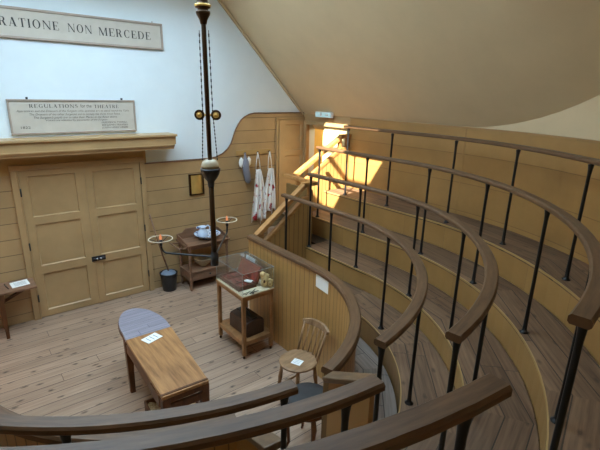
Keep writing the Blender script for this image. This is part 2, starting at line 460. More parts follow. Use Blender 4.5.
# curved rear wall, plaster above and boarding behind the top tier
pth, ss = hpath(BACKR, -S(-1.2), S(-1.2), 3)
m = M(); prev = None; u = 0
for p in pth:
    x = p[0]; zt = min(FZ, 7.64-x, 7.64-(2*CX-x)) + .02
    a = m.v((p[0], p[1], -.05)); b = m.v((p[0], p[1], zt)); c = m.v((p[0]+p[2]*.1, p[1]+p[3]*.1, -.05)); d = m.v((p[0]+p[2]*.1, p[1]+p[3]*.1, zt-.03))
    if prev:
        m.face([prev[0], a, b, prev[1]]); m.face([c, prev[2], prev[3], d]); m.face([prev[1], b, d, prev[3]])
    prev = (a, b, c, d)
struct(m.build('wall_back', 'plaster_cream'))
m = M(); m.sweep([(-.03, 1.49), (-.002, 1.49), (-.002, 2.60), (-.03, 2.60)], pth)
struct(m.build('wall_back_boarding', 'back_boards'))
m = M(); m.sweep([(-.04, 2.592), (-.002, 2.592), (-.002, 2.615), (-.036, 2.615)], pth)
struct(m.build('trim_4', 'riser'))
for sg in (1, -1):
    m = M(); m.sweep([(-.034, 1.507), (-.029, 1.507), (-.029, 2.595), (-.034, 2.595)], [hp(BACKR, sg*a_) for a_ in (86.35, 86.5, 86.65)])
    struct(m.build('trim_5' if sg > 0 else 'trim_6', 'riser'))
# right-hand wall by the stair head with its doorway
m = M()
m.box((5.02, -1.2, 2.47), (5.12, .0, 2.66)); m.box((5.02, -1.2, -.05), (5.12, 0, .95)); m.box((5.02, -.06, .95), (5.12, 0, 2.5))
m.box((5.02, -1.21, .95), (5.12, -1.15, 2.5))
struct(m.build('wall_right', 'ochre'))
m = M(); m.box((4.99, -.12, .95), (5.02, -.06, 2.5)); m.box((4.985, -1.19, 2.44), (5.02, -.04, 2.50))
struct(m.build('trim_7', 'ochre'))
m = M(); m.box((6.3, -1.4, .9), (6.35, .1, 2.7)); m.box((5.12, .05, .9), (6.35, .1, 2.7)); m.box((5.12, -1.4, .9), (6.35, -1.35, 2.7)); m.box((5.12, -1.4, 2.66), (6.35, .1, 2.7))
struct(m.build('wall_passage', 'passage'))
struct(M().box((4.42, -1.178, .90), (6.35, -.03, .95)).build('floor_landing', 'floor'))
d3 = struct(bpy.data.objects.new('door_3', None)); COL.objects.link(d3)
M().box((5.035, -1.15, .96), (5.075, -.53, 2.44)).build('leaf', 'leaf_light', d3)
# ------------------------------------------------------------------ doors
def panel_leaf(x0, x1, z0, z1, y, panels):
    """stiles and rails around sunk panels, with a bevelled surround"""
    m = M()
    xs0 = min(p[0] for p in panels); xs1 = max(p[1] for p in panels)
    m.box((x0, y, z0), (xs0, y+.035, z1)); m.box((xs1, y, z0), (x1, y+.035, z1))
    zs = sorted(panels, key=lambda p: p[2]); z = z0
    for p in zs:
        m.box((xs0, y, z), (xs1, y+.035, p[2])); z = p[3]
    m.box((xs0, y, z), (xs1, y+.035, z1))
    for a, b, c, d in panels:
        m.box((a, y+.018, c), (b, y+.03, d))
        for (q0, q1, w0, w1) in (((a, c), (b, c), (a+.012, c+.012), (b-.012, c+.012)), ((b, c), (b, d), (b-.012, c+.012), (b-.012, d-.012)),
                                 ((b, d), (a, d), (b-.012, d-.012), (a+.012, d-.012)), ((a, d), (a, c), (a+.012, d-.012), (a+.012, c+.012))):
            v = [m.v((q0[0], y+.002, q0[1])), m.v((q1[0], y+.002, q1[1])), m.v((w1[0], y+.018, w1[1])), m.v((w0[0], y+.018, w0[1]))]
            m.face(v)
    return m
d1 = struct(bpy.data.objects.new('door_1', None)); COL.objects.link(d1)
m = M(); m.box((.49, -.06, 0), (.565, 0, 1.994)); m.box((2.035, -.06, 0), (2.10, 0, 1.994)); m.box((.49, -.06, 1.995), (2.10, 0, 2.05))
m.box((.556, -.068, 0), (.571, -.0605, 1.984)); m.box((2.029, -.068, 0), (2.044, -.0605, 1.984)); m.box((.556, -.068, 1.985), (2.044, -.0605, 1.999))
m.build('door_frame', 'ochre', d1, bevel=.004)
for x0, x1, pa, pb, hx in ((.575, 1.312, .663, 1.20, .57), (1.322, 2.028, 1.40, 1.948, 2.03)):
    lf = panel_leaf(x0, x1, .012, 1.985, -.042, [(pa, pb, .10, .62), (pa, pb, .73, 1.29), (pa, pb, 1.39, 1.91)]).build('leaf', 'ochre', d1)
    for hz in (.30, 1.02, 1.72):
        M().cyl((hx, -.066, hz-.05), (hx, -.066, hz+.05), .009, n=8).build('hinge', 'black', lf)
m = M(); m.box((1.27, -.058, .655), (1.45, -.042, .725)); m.cyl((1.29, -.066, .69), (1.44, -.066, .69), .012, n=8)
lt = m.build('latch', 'black', d1, bevel=.003)
for lx in (1.335, 1.385): M().blob((lx, -.074, .69), (.012, .012, .014), 6, 8).build('keeper', 'steel', lt)
M().box((1.309, -.05, .012), (1.325, -.04, 1.985)).build('cover_strip', 'ochre', d1)
d2 = struct(bpy.data.objects.new('door_2', None)); COL.objects.link(d2)
m = M(); m.box((4.40, -.05, .95), (4.445, -.02, 2.519)); m.box((5.0, -.05, .95), (5.018, -.02, 2.519)); m.box((4.40, -.05, 2.52), (5.018, -.02, 2.56))
m.build('door_frame', 'ochre', d2, bevel=.003)
panel_leaf(4.45, 4.998, .96, 2.515, -.062, [(4.577, 4.93, 1.05, 1.90), (4.577, 4.93, 1.99, 2.44)]).build('leaf', 'ochre', d2)

# ------------------------------------------------------------------ tiers
names = {'A': ('lowest', 'just behind the boarded barrier'), 'B': ('second', 'one step above the lowest tier'), 'C': ('third', 'one step below the top tier'), 'D': ('top', 'against the rear wall boarding')}
order = 'ABCD'
for i, k in enumerate(order):
    r0 = RAMP[k]; r1 = RAMP[order[i+1]] if i < 3 else BACKR-.035
    zb = .0 if k == 'A' else ZD[order[i-1]]
    s1 = S(YE[k])
    t = thing('standing_tier', '%s horseshoe tier of worn floorboards with an ochre riser, %s' % names[k], 'tier', (CX, CY-r0, zb), 0, None)
    off = (CX, CY-r0, zb)
    m = deck(M(), r0, r1, ZD[k]-.03, ZD[k], -s1, s1)
    if k == 'B': m.box((3.80, -1.86, ZD[k]-.03), (4.05, -1.26, ZD[k]))
    m.build('deck', 'deck', t, off)
    pth, _ = hpath(r0, -s1, s1)
    M().sweep([(.005, zb), (.03, zb), (.03, ZD[k]-.03), (.005, ZD[k]-.03)], pth).build('riser', 'riser', t, off)
    M().sweep([(-.006, ZD[k]-.016), (.0, ZD[k]-.016), (.003, ZD[k]+.002), (-.006, ZD[k]+.002)], pth).build('nosing', 'nosing', t, off)
    for sg in (1, -1):
        m = M(); a = hp(r0+.032, sg*s1); b = hp(r1, sg*s1)
        m.box((min(a[0], b[0]), a[1]-.03, zb), (max(a[0], b[0]), a[1]-.005, ZD[k]-.031))
        m.build('end_board', 'riser', t, off)
# passage floor between barrier and lowest tier
for sg in (1, -1):
    m = deck(M(), 1.50, 1.87, .42, .45, *((16, S(-1.86)) if sg > 0 else (-S(-1.86), -13)))
    struct(m.build('floor_passage', 'alley'))
t = thing('aisle_step', 'low wooden step in the gap between the two barrier halves', 'step', (1.33, -4.7, 0))
M().box((-.27, -.14, .0), (.27, .16, .34)).build('riser', 'riser', t); M().box((-.27, -.14, .34), (.27, .18, .37)).build('tread', 'floor', t, bevel=.004)

# ------------------------------------------------------------------ handrails on iron posts
RP = [(-.038, -.010), (-.038, -.030), (-.030, -.039), (.030, -.039), (.038, -.030), (.038, -.010), (.029, 0), (-.029, 0)]
posts = {'A': [S(-1.90), S(-2.75), 69, 35.8, 9.6], 'B': [S(-1.90), S(-2.80), 73, 52.5, 28, 8.6], 'C': [S(-1.54), S(-2.46), 81.5, 64, 45, 24, 8.0], 'D': [S(-1.62), S(-2.44), 83, 68.3, 52.4, 36.5, 21, 6.5]}
lenA = {'A': 'lowest', 'B': 'second', 'C': 'third', 'D': 'top'}
def rail(k, sg):
    r, z, zd = RAILR[k], RAILZ[k], ZD[k]
    s0 = math.degrees(math.asin((.30 if sg > 0 else {'A': .275, 'B': .205, 'C': .26, 'D': .24}[k])/r))
    ye = {'A': -1.83, 'B': -1.86, 'C': -1.50, 'D': -1.55}[k]
    a = hp(r, sg*(posts[k][-1]))
    base = (a[0], a[1], zd)
    side = 'right-hand' if sg > 0 else 'near'
    where = {('A', 1): 'lowest curved wooden handrail on the right, just above the boarded barrier',
             ('B', 1): 'second curved handrail up on the right, its cut end facing the aisle',
             ('C', 1): 'third curved handrail on the right, sweeping in at the right edge',
             ('D', 1): 'topmost handrail, running along the ochre rear wall on the right',
             ('A', -1): 'curved handrail in the foreground nearest the operating table',
             ('B', -1): 'middle foreground handrail, ending beside the boarded gap panel',
             ('C', -1): 'foreground handrail closest to the viewer at the bottom edge, with a chamfered end',
             ('D', -1): 'highest handrail on the near left side, beside the camera position'}[(k, sg)]
    t = thing('handrail', where, 'handrail', base, 0, None)
    pth, _ = hpath(r, *((s0, S(ye)) if sg > 0 else (-S(ye), -s0)))
    M().sweep([(o, z+q) for o, q in RP], pth, False).build('rail', 'rail', t, base)
    for s in posts[k]:
        p = hp(r, sg*s)
        m = M(); m.lathe([(0, zd), (.034, zd), (.034, zd+.006), (.022, zd+.012), (.0165, zd+.03), (.0135, zd+.25), (.0135, z-.13), (.016, z-.09), (.021, z-.055), (.023, z-.048), (0, z-.0415)], (p[0], p[1], 0), 10)
        m.build('post', 'iron', t, base)
for k in order:
    for sg in (1, -1): rail(k, sg)

# ------------------------------------------------------------------ boarded barrier round the operating floor
def barrier(sg, s0, label):
    a, b = (s0, S(-1.76)) if sg > 0 else (-S(-1.76), -s0)
    p = hp(1.475, sg*s0); base = (p[0], p[1], 0)
    t = thing('curved_barrier', label, 'barrier', base)
    pth, _ = hpath(1.475, a, b, 3)
    M().sweep([(-.022, 0), (.022, 0), (.022, 1.187), (-.022, 1.187)], pth).build('panel', 'staves', t, base)
    M().sweep([(-.044, 1.187), (.052, 1.187), (.052, 1.22), (.040, 1.237), (-.032, 1.237), (-.044, 1.22)], pth).build('cap', 'rail', t, base)
    return t
barrier(1, 15.5, 'curved ochre beadboard barrier on the right with wooden cap and white card')
barrier(-1, 12, 'curved beadboard barrier on the near left, its cap under the foreground handrails')
def ret(a, b, za, zb, label):
    t = thing('aisle_partition', label, 'partition', (a[0], a[1], 0))
    A = Vector((a[0], a[1], 0)); B = Vector((b[0], b[1], 0)); d = (B-A).normalized(); n = Vector((-d.y, d.x, 0))
    path = [(a[0], a[1], n.x, n.y, 0), (b[0], b[1], n.x, n.y, 0)]
    m = M()
    m.hexa([A+n*.025, A-n*.025, B-n*.025, B+n*.025, A+n*.025+Vector((0, 0, za)), A-n*.025+Vector((0, 0, za)), B-n*.025+Vector((0, 0, zb)), B+n*.025+Vector((0, 0, zb))])
    m.build('panel', 'riser', t, (a[0], a[1], 0))
    E0 = A-d*.03; E1 = B+d*.02
    m = M(); m.bar(E0+Vector((0, 0, za+.018)), E1+Vector((0, 0, zb+.018)), .105, .036)
    m.build('cap', 'rail_solid', t, (a[0], a[1], 0), bevel=.006)
ret((1.67, -4.495), (1.705, -4.81), 1.19, 1.36, 'flat ochre partition with sloping cap on the right of the aisle gap')
ret((1.0, -4.48), (.965, -4.84), 1.19, 1.34, 'ochre partition with sloping cap on the left of the aisle gap')

# ------------------------------------------------------------------ stair banisters
def banister(label, y, pts, bottom, posts_at):
    """pts: (x, z of handrail top); boarded panel below it"""
    base = (pts[0][0], y, 0)
    t = thing('stair_banister', label, 'banister', base)
    m = M()
    poly = [(pts[0][0], bottom), (pts[-1][0], bottom)]+[(x, z-.24) for x, z in pts[::-1]]
    n = len(poly)
    A = [m.v((x, y-.02, z)) for x, z in poly]; B = [m.v((x, y+.02, z)) for x, z in poly]
    m.face(A, [(x, z) for x, z in poly]); m.face(B[::-1], [(x, z) for x, z in poly[::-1]])
    for i in range(n): m.face([A[i], B[i], B[(i+1) % n], A[(i+1) % n]])
    m.build('panel', 'staves', t, base)
    m = M()
    for (x0, z0), (x1, z1) in zip(pts, pts[1:]):
        m.bar((x0-.02, y, z0-.028), (x1+.02, y, z1-.028), .085, .056)
    m.build('handrail', 'rail_light', t, base, bevel=.006)
    m = M()
    for (x0, z0), (x1, z1) in zip(pts, pts[1:]):
        m.bar((x0-.01, y, z0-.225), (x1+.01, y, z1-.225), .06, .05)
    m.build('lower_rail', 'rail_light', t, base, bevel=.005)
    for x, z in posts_at:
        M().box((x-.025, y-.025, z-.23), (x+.025, y+.025, z-.05)).build('newel', 'rail_light', t, base, bevel=.004)
banister('lower flight stair banister rising from the barrier with boarded panel', -1.80, [(2.865, 1.245), (3.60, 1.825), (3.74, 1.825)], 0, [(2.92, 1.28), (3.70, 1.825)])
banister('upper flight stair banister by the doorway, in the patch of sunlight', -1.20, [(3.93, 1.82), (4.82, 2.36), (5.0, 2.36)], .9, [(3.98, 1.85), (4.80, 2.35), (4.96, 2.36)])
t = thing('landing_rail', 'short level handrail joining the two flights of stair banister', 'banister', (3.76, -1.5, 0))
M().bar((3.76, -1.86, 1.80), (3.79, -1.12, 1.80), .08, .05).build('handrail', 'rail_light', t, (3.76, -1.5, 0), bevel=.006)
M().box((3.745, -1.775, 0), (3.785, -1.22, 1.70)).build('panel', 'staves', t, (3.76, -1.5, 0))
st = thing('staircase', 'short wooden steps hidden between the front wall and the upper banister', 'stairs', (4.2, -.6, 0))
for i in range(2):
    M().box((4.42-.22*(i+1), -1.17, 0), (4.42-.22*i, -.07, .95-.3*(i+1))).build('step', 'floor', st, (4.2, -.6, 0))

# ------------------------------------------------------------------ lettering
TH, TN = .17, .05
def g_quad(q): return ('q', q)
def stem(x, w=TH, serif=True):
    o = [[(x, 0), (x+w, 0), (x+w, 1), (x, 1)]]
    if serif:
        for y in (0, .96): o.append([(x-.07, y), (x+w+.07, y), (x+w+.07, y+.04), (x-.07, y+.04)])
    return o
def hbar(x0, x1, y, t=TN): return [[(x0, y), (x1, y), (x1, y+t), (x0, y+t)]]
def tri(x, y0, y1, w=.05): return [[(x, y0), (x+w, y0), (x+w, y1), (x, y1)]]
def ell(cx, cy, a, b, t0, t1, T=TH, t=TN, n=14):
    o = []
    for i in range(n):
        p = []
        for th in (t0+(t1-t0)*i/n, t0+(t1-t0)*(i+1)/n):
            p.append(((cx+a*math.cos(th), cy+b*math.sin(th)), (cx+(a-T)*math.cos(th), cy+(b-t)*math.sin(th))))
        o.append([p[0][0], p[1][0], p[1][1], p[0][1]])
    return o
def stroke(pts, ws):
    o = []
    for (p, w0), (q, w1) in zip(zip(pts, ws), zip(pts[1:], ws[1:])):
        d = Vector((q[0]-p[0], q[1]-p[1])).normalized(); nn = Vector((-d.y, d.x))
        o.append([(p[0]-nn.x*w0/2, p[1]-nn.y*w0/2), (q[0]-nn.x*w1/2, q[1]-nn.y*w1/2), (q[0]+nn.x*w1/2, q[1]+nn.y*w1/2), (p[0]+nn.x*w0/2, p[1]+nn.y*w0/2)])
    return o
def diag(x0, y0, x1, y1, w):
    return [[(x0, y0), (x0+w, y0), (x1+w, y1), (x1, y1)]]
def sfoot(x, w, y=0): return [[(x-.08, y), (x+w+.08, y), (x+w+.08, y+.04), (x-.08, y+.04)]]
sp = []
for i in range(19):
    t = i/18; a = R(40)+t*R(230) if t <= .5 else 0
S_pts = [(.60, .78), (.55, .90), (.42, .965), (.27, .965), (.15, .89), (.12, .76), (.19, .64), (.36, .54), (.53, .44), (.61, .31), (.59, .16), (.48, .055), (.32, .03), (.17, .09), (.10, .24)]
S_w = [.04, .05, .05, .06, .09, .13, .16, .18, .17, .14, .09, .06, .05, .05, .04]
GL = {
 'I': (.36, stem(.1)), ' ': (.42, []),
 'E': (.80, stem(.1)+hbar(.1, .68, .95)+hbar(.1, .5, .49)+hbar(.1, .72, 0)+tri(.66, .76, 1)+tri(.70, 0, .26)+tri(.47, .40, .60)),
 'L': (.76, stem(.1)+hbar(.1, .70, 0)+tri(.67, 0, .28)),
 'H': (1.02, stem(.1)+stem(.73)+hbar(.2, .8, .49)),
 'T': (.84, stem(.335)+hbar(.04, .80, .95)+tri(.04, .74, 1)+tri(.75, .74, 1)),
 'R': (.92, stem(.1)+hbar(.15, .45, .95)+hbar(.15, .45, .47)+ell(.42, .735, .30, .265, -PI/2, PI/2)+diag(.62, 0, .40, .50, .19)+hbar(.66, .90, 0, .04)),
 'A': (.94, diag(.10, 0, .42, 1, .055)+diag(.64, 0, .36, 1, .19)+hbar(.22, .68, .30, .045)+sfoot(.10, .055)+sfoot(.64, .19)),
 'O': (1.02, ell(.51, .5, .44, .52, 0, 2*PI, TH, TN, 28)),
 'N': (1.02, stem(.12, .06)+stem(.84, .06)+diag(.78, 0, .08, 1, .16)),
 'M': (1.20, stem(.10, .055)+stem(.92, TH)+diag(.52, 0, .10, 1, .17)+diag(.52, 0, .94, 1, .055)),
 'S': (.74, stroke(S_pts, S_w)),
 'C': (.92, ell(.50, .5, .42, .52, R(48), R(312), TH, TN, 24)+tri(.76, .66, .95, .05)+tri(.76, .07, .26, .03)),
 'D': (.98, stem(.1)+hbar(.2, .5, .95)+hbar(.2, .5, 0)+ell(.46, .5, .44, .5, -PI/2, PI/2)),
 'G': (.98, ell(.50, .5, .42, .52, R(48), R(318), TH, TN, 24)+tri(.76, .66, .95, .05)+stem(.70, .15, False)[:0]+[[(.70, .04), (.85, .04), (.85, .42), (.70, .42)]]+hbar(.62, .93, .40, .04)),
 'U': (1.0, [[(.12, .30), (.12+TH, .30), (.12+TH, 1), (.12, 1)]]+ell(.505, .32, .385, .34, PI, 2*PI, TH, TN, 14)+[[(.83, .3), (.89, .3), (.89, 1), (.83, 1)]]+hbar(.04, .38, .96, .04)+hbar(.74, .98, .96, .04)),
 'Y': (.9, [[(.37, 0), (.54, 0), (.54, .48), (.37, .48)]]+diag(.37, .42, .04, 1, .18)+diag(.49, .42, .74, 1, .055)+sfoot(.37, .17)+hbar(0, .28, .96, .04)+hbar(.66, .9, .96, .04)),
}
def lettering(m, text, x0, x1, zc, h, y):
    """write text from x0 to x1 on a wall facing -Y"""
    adv = sum(GL[c][0] for c in text)+.14*(len(text)-1)
    k = (x1-x0)/adv; x = x0
    for c in text:
        w, qs = GL[c]
        for q in qs:
            m.face([m.v((x+px*k, y, zc-h/2+pz*h)) for px, pz in q])
        x += (w+.14)*k
def text_mesh(body, size, shear=0.0, align='CENTER', space=1.0):
    cu = bpy.data.curves.new('t', 'FONT'); cu.body = body; cu.size = size; cu.shear = shear; cu.align_x = align; cu.space_character = space
    cu.resolution_u = 3
    o = bpy.data.objects.new('t', cu); COL.objects.link(o)
    dg = bpy.context.evaluated_depsgraph_get(); dg.update()
    me = bpy.data.meshes.new_from_object(o.evaluated_get(dg)); bpy.data.objects.remove(o)
    return me
def put_text(m, body, size, x, z, y, shear=0.0, align='CENTER', width=None, space=1.0):
    me = text_mesh(body, size, shear, align, space)
    xs = [v.co.x for v in me.vertices]
    k = 1.0 if width is None else width/(max(xs)-min(xs))
    vs = [m.v((x+v.co.x*k, y, z+v.co.y)) for v in me.vertices]
    for p in me.polygons: m.face([vs[i] for i in p.vertices])
def wall_plaque(name, label, x0, x1, z0, z1, depth, fr):
    base = ((x0+x1)/2, -.005, z0)
    t = thing(name, label, 'sign', base)
    m = M(); m.box((x0+fr*.5, -depth*.6-.003, z0+fr*.5), (x1-fr*.5, -.003, z1-fr*.5))
    m.build('board', 'plaque', t, base)
    m = M(); D = -depth-.003
    m.box((x0, D, z0), (x1, -.003, z0+fr)); m.box((x0, D, z1-fr), (x1, -.003, z1)); m.box((x0, D, z0+fr), (x0+fr, -.003, z1-fr)); m.box((x1-fr, D, z0+fr), (x1, -.003, z1-fr))
    m.build('frame', 'plaque_frame', t, base, bevel=.004)
    return t, base, -depth*.6-.005
t, base, y = wall_plaque('wall_plaque', 'long framed plaque with a large capital-letter Latin inscription, high on the wall', -.62, 2.50, 3.482, 3.815, .03, .028)
for w_, a_, b_, zc in (('MISERATIONE', .30, 1.235, 3.656), ('NON', 1.325, 1.60, 3.653), ('MERCEDE', 1.675, 2.335, 3.646)):
    m = M(); lettering(m, w_, a_, b_, zc, .093, y); m.build('lettering', 'ink', t, base)
m = M(); m.cyl((2.37, -.012, 3.815), (2.37, -.012, 3.835), .006, n=8); m.build('hanger', 'plaque_frame', t, base)
t, base, y = wall_plaque('regulations_board', 'framed board of theatre regulations standing on the shelf above the double doors', .58, 2.045, 2.41, 2.82, .028, .022)
m = M(); lettering(m, 'REGULATIONS', .80, 1.335, 2.742, .042, y); m.build('heading_lettering', 'ink', t, base)
m = M(); put_text(m, 'for the', .06, 1.43, 2.724, y, 0, 'CENTER', .13); m.build('heading_lettering', 'ink', t, base)
m = M(); lettering(m, 'THEATRE', 1.525, 1.83, 2.738, .042, y); m.build('heading_lettering', 'ink', t, base)
rows = ['Apprentices and the Dressers of the Surgeon who operates are to stand round the Table.',
        'The Dressers of the other Surgeons are to occupy the three front Rows.',
        "The Surgeon's pupils are to take their Places in the Rows above.",
        'Visitors are admitted by permission of the Surgeon.']
for r_, z, w in zip(rows, (2.672, 2.632, 2.594, 2.562), (1.30, 1.05, .97, .72)):
    m = M(); put_text(m, r_, .036 if w > .8 else .03, 1.315, z, y, .3, 'CENTER', w); m.build('lettering', 'faint_ink', t, base)
m = M(); put_text(m, '1822', .04, .73, 2.478, y, 0, 'CENTER', .10); m.build('lettering', 'faint_ink', t, base)
for r_, z in (('FREDERICK TYRRELL', 2.524), ('BENJAMIN TRAVERS', 2.491), ('JOSEPH HENRY GREEN', 2.458)):
    m = M(); put_text(m, r_, .030, 1.765, z, y, 0, 'CENTER', .33); m.build('lettering', 'faint_ink', t, base)
for x in (.79, 1.88): M().box((x-.012, -.02, 2.82), (x+.012, -.008, 2.845)).build('hanger', 'black', t, base)

# wall shelf above the doors
t = thing('wall_shelf', 'long moulded ochre shelf across the wall above the double doors', 'shelf', (.6, -.15, 2.17))
o_ = (.6, -.15, 2.17)
M().box((-1.8, -.33, 2.345), (2.50, -.003, 2.375)).build('top_board', 'ochre', t, o_, bevel=.004)
M().box((-1.8, -.30, 2.235), (2.485, -.02, 2.345)).build('fascia', 'ochre', t, o_, bevel=.003)
M().prism([(-.315, 2.235), (-.315, 2.222), (-.28, 2.185), (-.28, 2.17), (-.02, 2.17), (-.02, 2.235)], lambda p: (-1.8, p[0], p[1]), lambda p: (2.46, p[0], p[1])).build('moulding', 'ochre', t, o_)

# ------------------------------------------------------------------ hanging gas lamp
LX, LY = 1.41, -3.46
lb = (LX, LY, 1.72)
lamp = thing('hanging_lamp', 'tall dark pendant gas lamp on a pole with brass fittings and two ring holders', 'lamp', lb)
m = M(); m.cyl((LX, LY, 1.80), (LX, LY, FZ+.03), .0155, n=12); m.cyl((LX, LY, 2.40), (LX, LY, 1.76), .018, .021, 12)
m.build('pole', 'dark_brass', lamp, lb)
m = M(); m.cyl((LX, LY, 1.715), (LX, LY, 1.80), .030, n=12); m.lathe([(.030, 1.80), (.02, 1.82)], (LX, LY, 0), 12)
m.build('junction', 'black', lamp, lb)
m = M(); m.lathe([(.0, 3.36), (.020, 3.37), (.026, 3.395), (.043, 3.425), (.046, 3.435), (.046, 3.445), (.034, 3.45), (.034, 3.46), (.048, 3.465), (.048, 3.475), (.034, 3.485), (.033, 3.53), (.048, 3.545), (.048, 3.56), (.03, 3.59), (.035, 3.66), (.0, 3.67)], (LX, LY, 0), 20)
m.build('turned_collar', 'dark_brass', lamp, lb)
for z in (3.478, 3.552):
    m = M(); m.lathe([(.049, z-.008), (.053, z), (.049, z+.008), (.03, z+.008), (.03, z-.008), (.049, z-.008)], (LX, LY, 0), 20)
    m.build('collar_band', 'brass', lamp, lb)
ax = Vector((.80, -.60, 0))       # across the line of sight
for sg in (1, -1):
    c = Vector((LX, LY, 2.806))+ax*(.056*sg)
    dn = Vector((-.6, -.8, .05)).normalized()
    m = M()
    m.cyl(c-dn*.008, c+dn*.008, .034, n=18); pu = m.build('pulley', 'dark_brass', lamp, lb)
    m = M(); m.cyl(c+dn*.0081, c+dn*.014, .020, n=18); m.blob(c+dn*.02, (.011, .011, .011), 6, 8); m.build('pulley_hub', 'brass', pu, lb)
    M().tube([Vector((LX, LY, 2.806)), c-dn*.004], .008, 8).build('bracket', 'brass', lamp, lb)
    top = Vector((LX, LY, 3.335))+ax*(.03*sg); mid = Vector((LX, LY, 2.82))+ax*(.034*sg); bot = Vector((LX, LY, 2.50))+ax*(.052*sg)
    m = M()
    pts = []
    for a, b in ((top, mid), (mid, bot)):
        for i in range(26): pts.append(a.lerp(b, i/26))
    pts.append(bot)
    for i in range(0, len(pts)-1):
        m.tube([pts[i], pts[i+1]], [.0042 if i % 2 else .002]*2, 6)
    m.build('chain', 'iron', lamp, lb)
m = M(); m.lathe([(.0, 2.50), (.03, 2.505), (.052, 2.49), (.062, 2.465), (.06, 2.445), (.0, 2.44)], (LX, LY, 0), 24)
m.build('counterweight', 'cream_china', lamp, lb)
m = M(); m.lathe([(.0, 2.442), (.068, 2.442), (.070, 2.43), (.062, 2.405), (.046, 2.375), (.026, 2.35), (.022, 2.31), (.0, 2.31)], (LX, LY, 0), 24)
m.build('weight_bowl', 'black', lamp, lb)
def arm(dx, dy, zr):
    J = Vector((LX, LY, 1.775))
    d = Vector((dx, dy, 0)).normalized()
    pts = [J]
    L = math.hypot(dx, dy)
    for i in range(1, 8): pts.append(J+d*(L-.05)*i/7-Vector((0, 0, .012*i/7)))
    for i in range(1, 7):
        a = PI/2*i/6; pts.append(J+d*(L-.05+.05*math.sin(a))+Vector((0, 0, -.012+.05*(1-math.cos(a)))))
    m = M(); m.tube(pts, .0075, 10); ob = m.build('arm', 'iron', lamp, lb)
    q = pts[-1]
    m = M(); m.lathe([(0, 0), (.011, .002), (.013, .02), (.010, .03), (.017, .034), (.017, .038), (.011, .042), (.011, .052), (0, .052)], q, 12); m.build('burner', 'black', ob, lb)
    m = M(); m.lathe([(0, .052), (.009, .056), (.011, .068), (.006, .09), (0, .102)], q, 10); m.build('flame_bulb', 'flame', ob, lb)
    ring = [q+Vector((0.088*math.cos(2*PI*i/28), 0.088*math.sin(2*PI*i/28), zr)) for i in range(29)]
    m = M(); m.tube(ring, .0038, 6, False); m.build('shade_ring', 'ring_cream', ob, lb)
    m = M()
    for i in range(3):
        a = 2*PI*i/3+.5; m.tube([q+Vector((0, 0, .025)), q+Vector((.055*math.cos(a), .045*math.sin(a), .05)), q+Vector((0.088*math.cos(a), 0.088*math.sin(a), zr))], .0025, 6)
    m.build('ring_stay', 'black', ob, lb)
arm(-.265, .36, .06); arm(.40, .52, .06)
lamp.location = (LX-.005, LY+.004, 1.72)
lamp.rotation_mode = 'AXIS_ANGLE'; lamp.rotation_axis_angle = (-.010, .628, .778, 0)

# ------------------------------------------------------------------ operating table
ob_ = (1.2, -2.6, 0)
t = thing('operating_table', 'low oak operating table with a rounded blue-grey head end, in mid floor', 'table', ob_, R(0))
TZ = .65
m = M()
m.hexa([Vector(p) for p in ((.972, -3.33, TZ-.03), (1.365, -3.35, TZ-.03), (1.458, -2.335, TZ-.03), (1.008, -2.325, TZ-.03), (.972, -3.33, TZ), (1.365, -3.35, TZ), (1.458, -2.335, TZ), (1.008, -2.325, TZ))])
m.build('lid', 'table_top', t, ob_, bevel=.005)
m = M(); m.bar((.975, -3.305, TZ+.003), (1.366, -3.325, TZ+.003), .02, .006); m.build('lid_moulding', 'table_dark', t, ob_)
oval = [(1.008, -2.322)]+[(1.245+.222*math.cos(a), -2.19+.475*math.sin(a)) for a in [PI-i*PI/22 for i in range(23)]]+[(1.458, -2.332)]
m = M(); m.prism(oval, lambda p: (p[0], p[1], TZ-.028), lambda p: (p[0], p[1], TZ-.001))
m.build('head_board', 'blue_cloth', t, ob_, bevel=.004)
m = M(); ov2 = [(1.237+(p[0]-1.237)*1.035, -2.3+(p[1]+2.3)*1.02) for p in oval]
m.prism(ov2, lambda p: (p[0], p[1], TZ-.055), lambda p: (p[0], p[1], TZ-.030)); m.build('head_bearer', 'table_dark', t, ob_, bevel=.004)
m = M()
m.bar((1.0, -3.30, TZ-.10), (1.035, -2.25, TZ-.10), .03, .14); m.bar((1.345, -3.32, TZ-.10), (1.43, -2.25, TZ-.10), .03, .14)
m.bar((.99, -3.31, TZ-.055), (1.35, -3.33, TZ-.055), .03, .045); m.bar((.99, -3.31, TZ-.135), (1.35, -3.33, TZ-.135), .03, .065); m.bar((1.03, -2.25, TZ-.10), (1.43, -2.25, TZ-.10), .03, .14)
m.bar((.985, -3.25, TZ-.09), (.99, -3.05, TZ-.09), .03, .11)
m.build('apron', 'table_dark', t, ob_, bevel=.004)
M().bar((1.02, -3.285, TZ-.09), (1.33, -3.30, TZ-.09), .02, .03).build('slide', 'table_top', t, ob_)
for x, y in ((1.005, -3.30), (1.338, -3.31), (1.045, -2.25), (1.42, -2.25)):
    m = M(); b0, b1 = .024, .034
    m.hexa([Vector(p) for p in ((x-b0, y-b0, 0), (x+b0, y-b0, 0), (x+b0, y+b0, 0), (x-b0, y+b0, 0), (x-b1, y-b1, TZ-.035), (x+b1, y-b1, TZ-.035), (x+b1, y+b1, TZ-.035), (x-b1, y+b1, TZ-.035))])
    m.build('leg', 'table_dark', t, ob_, bevel=.005)
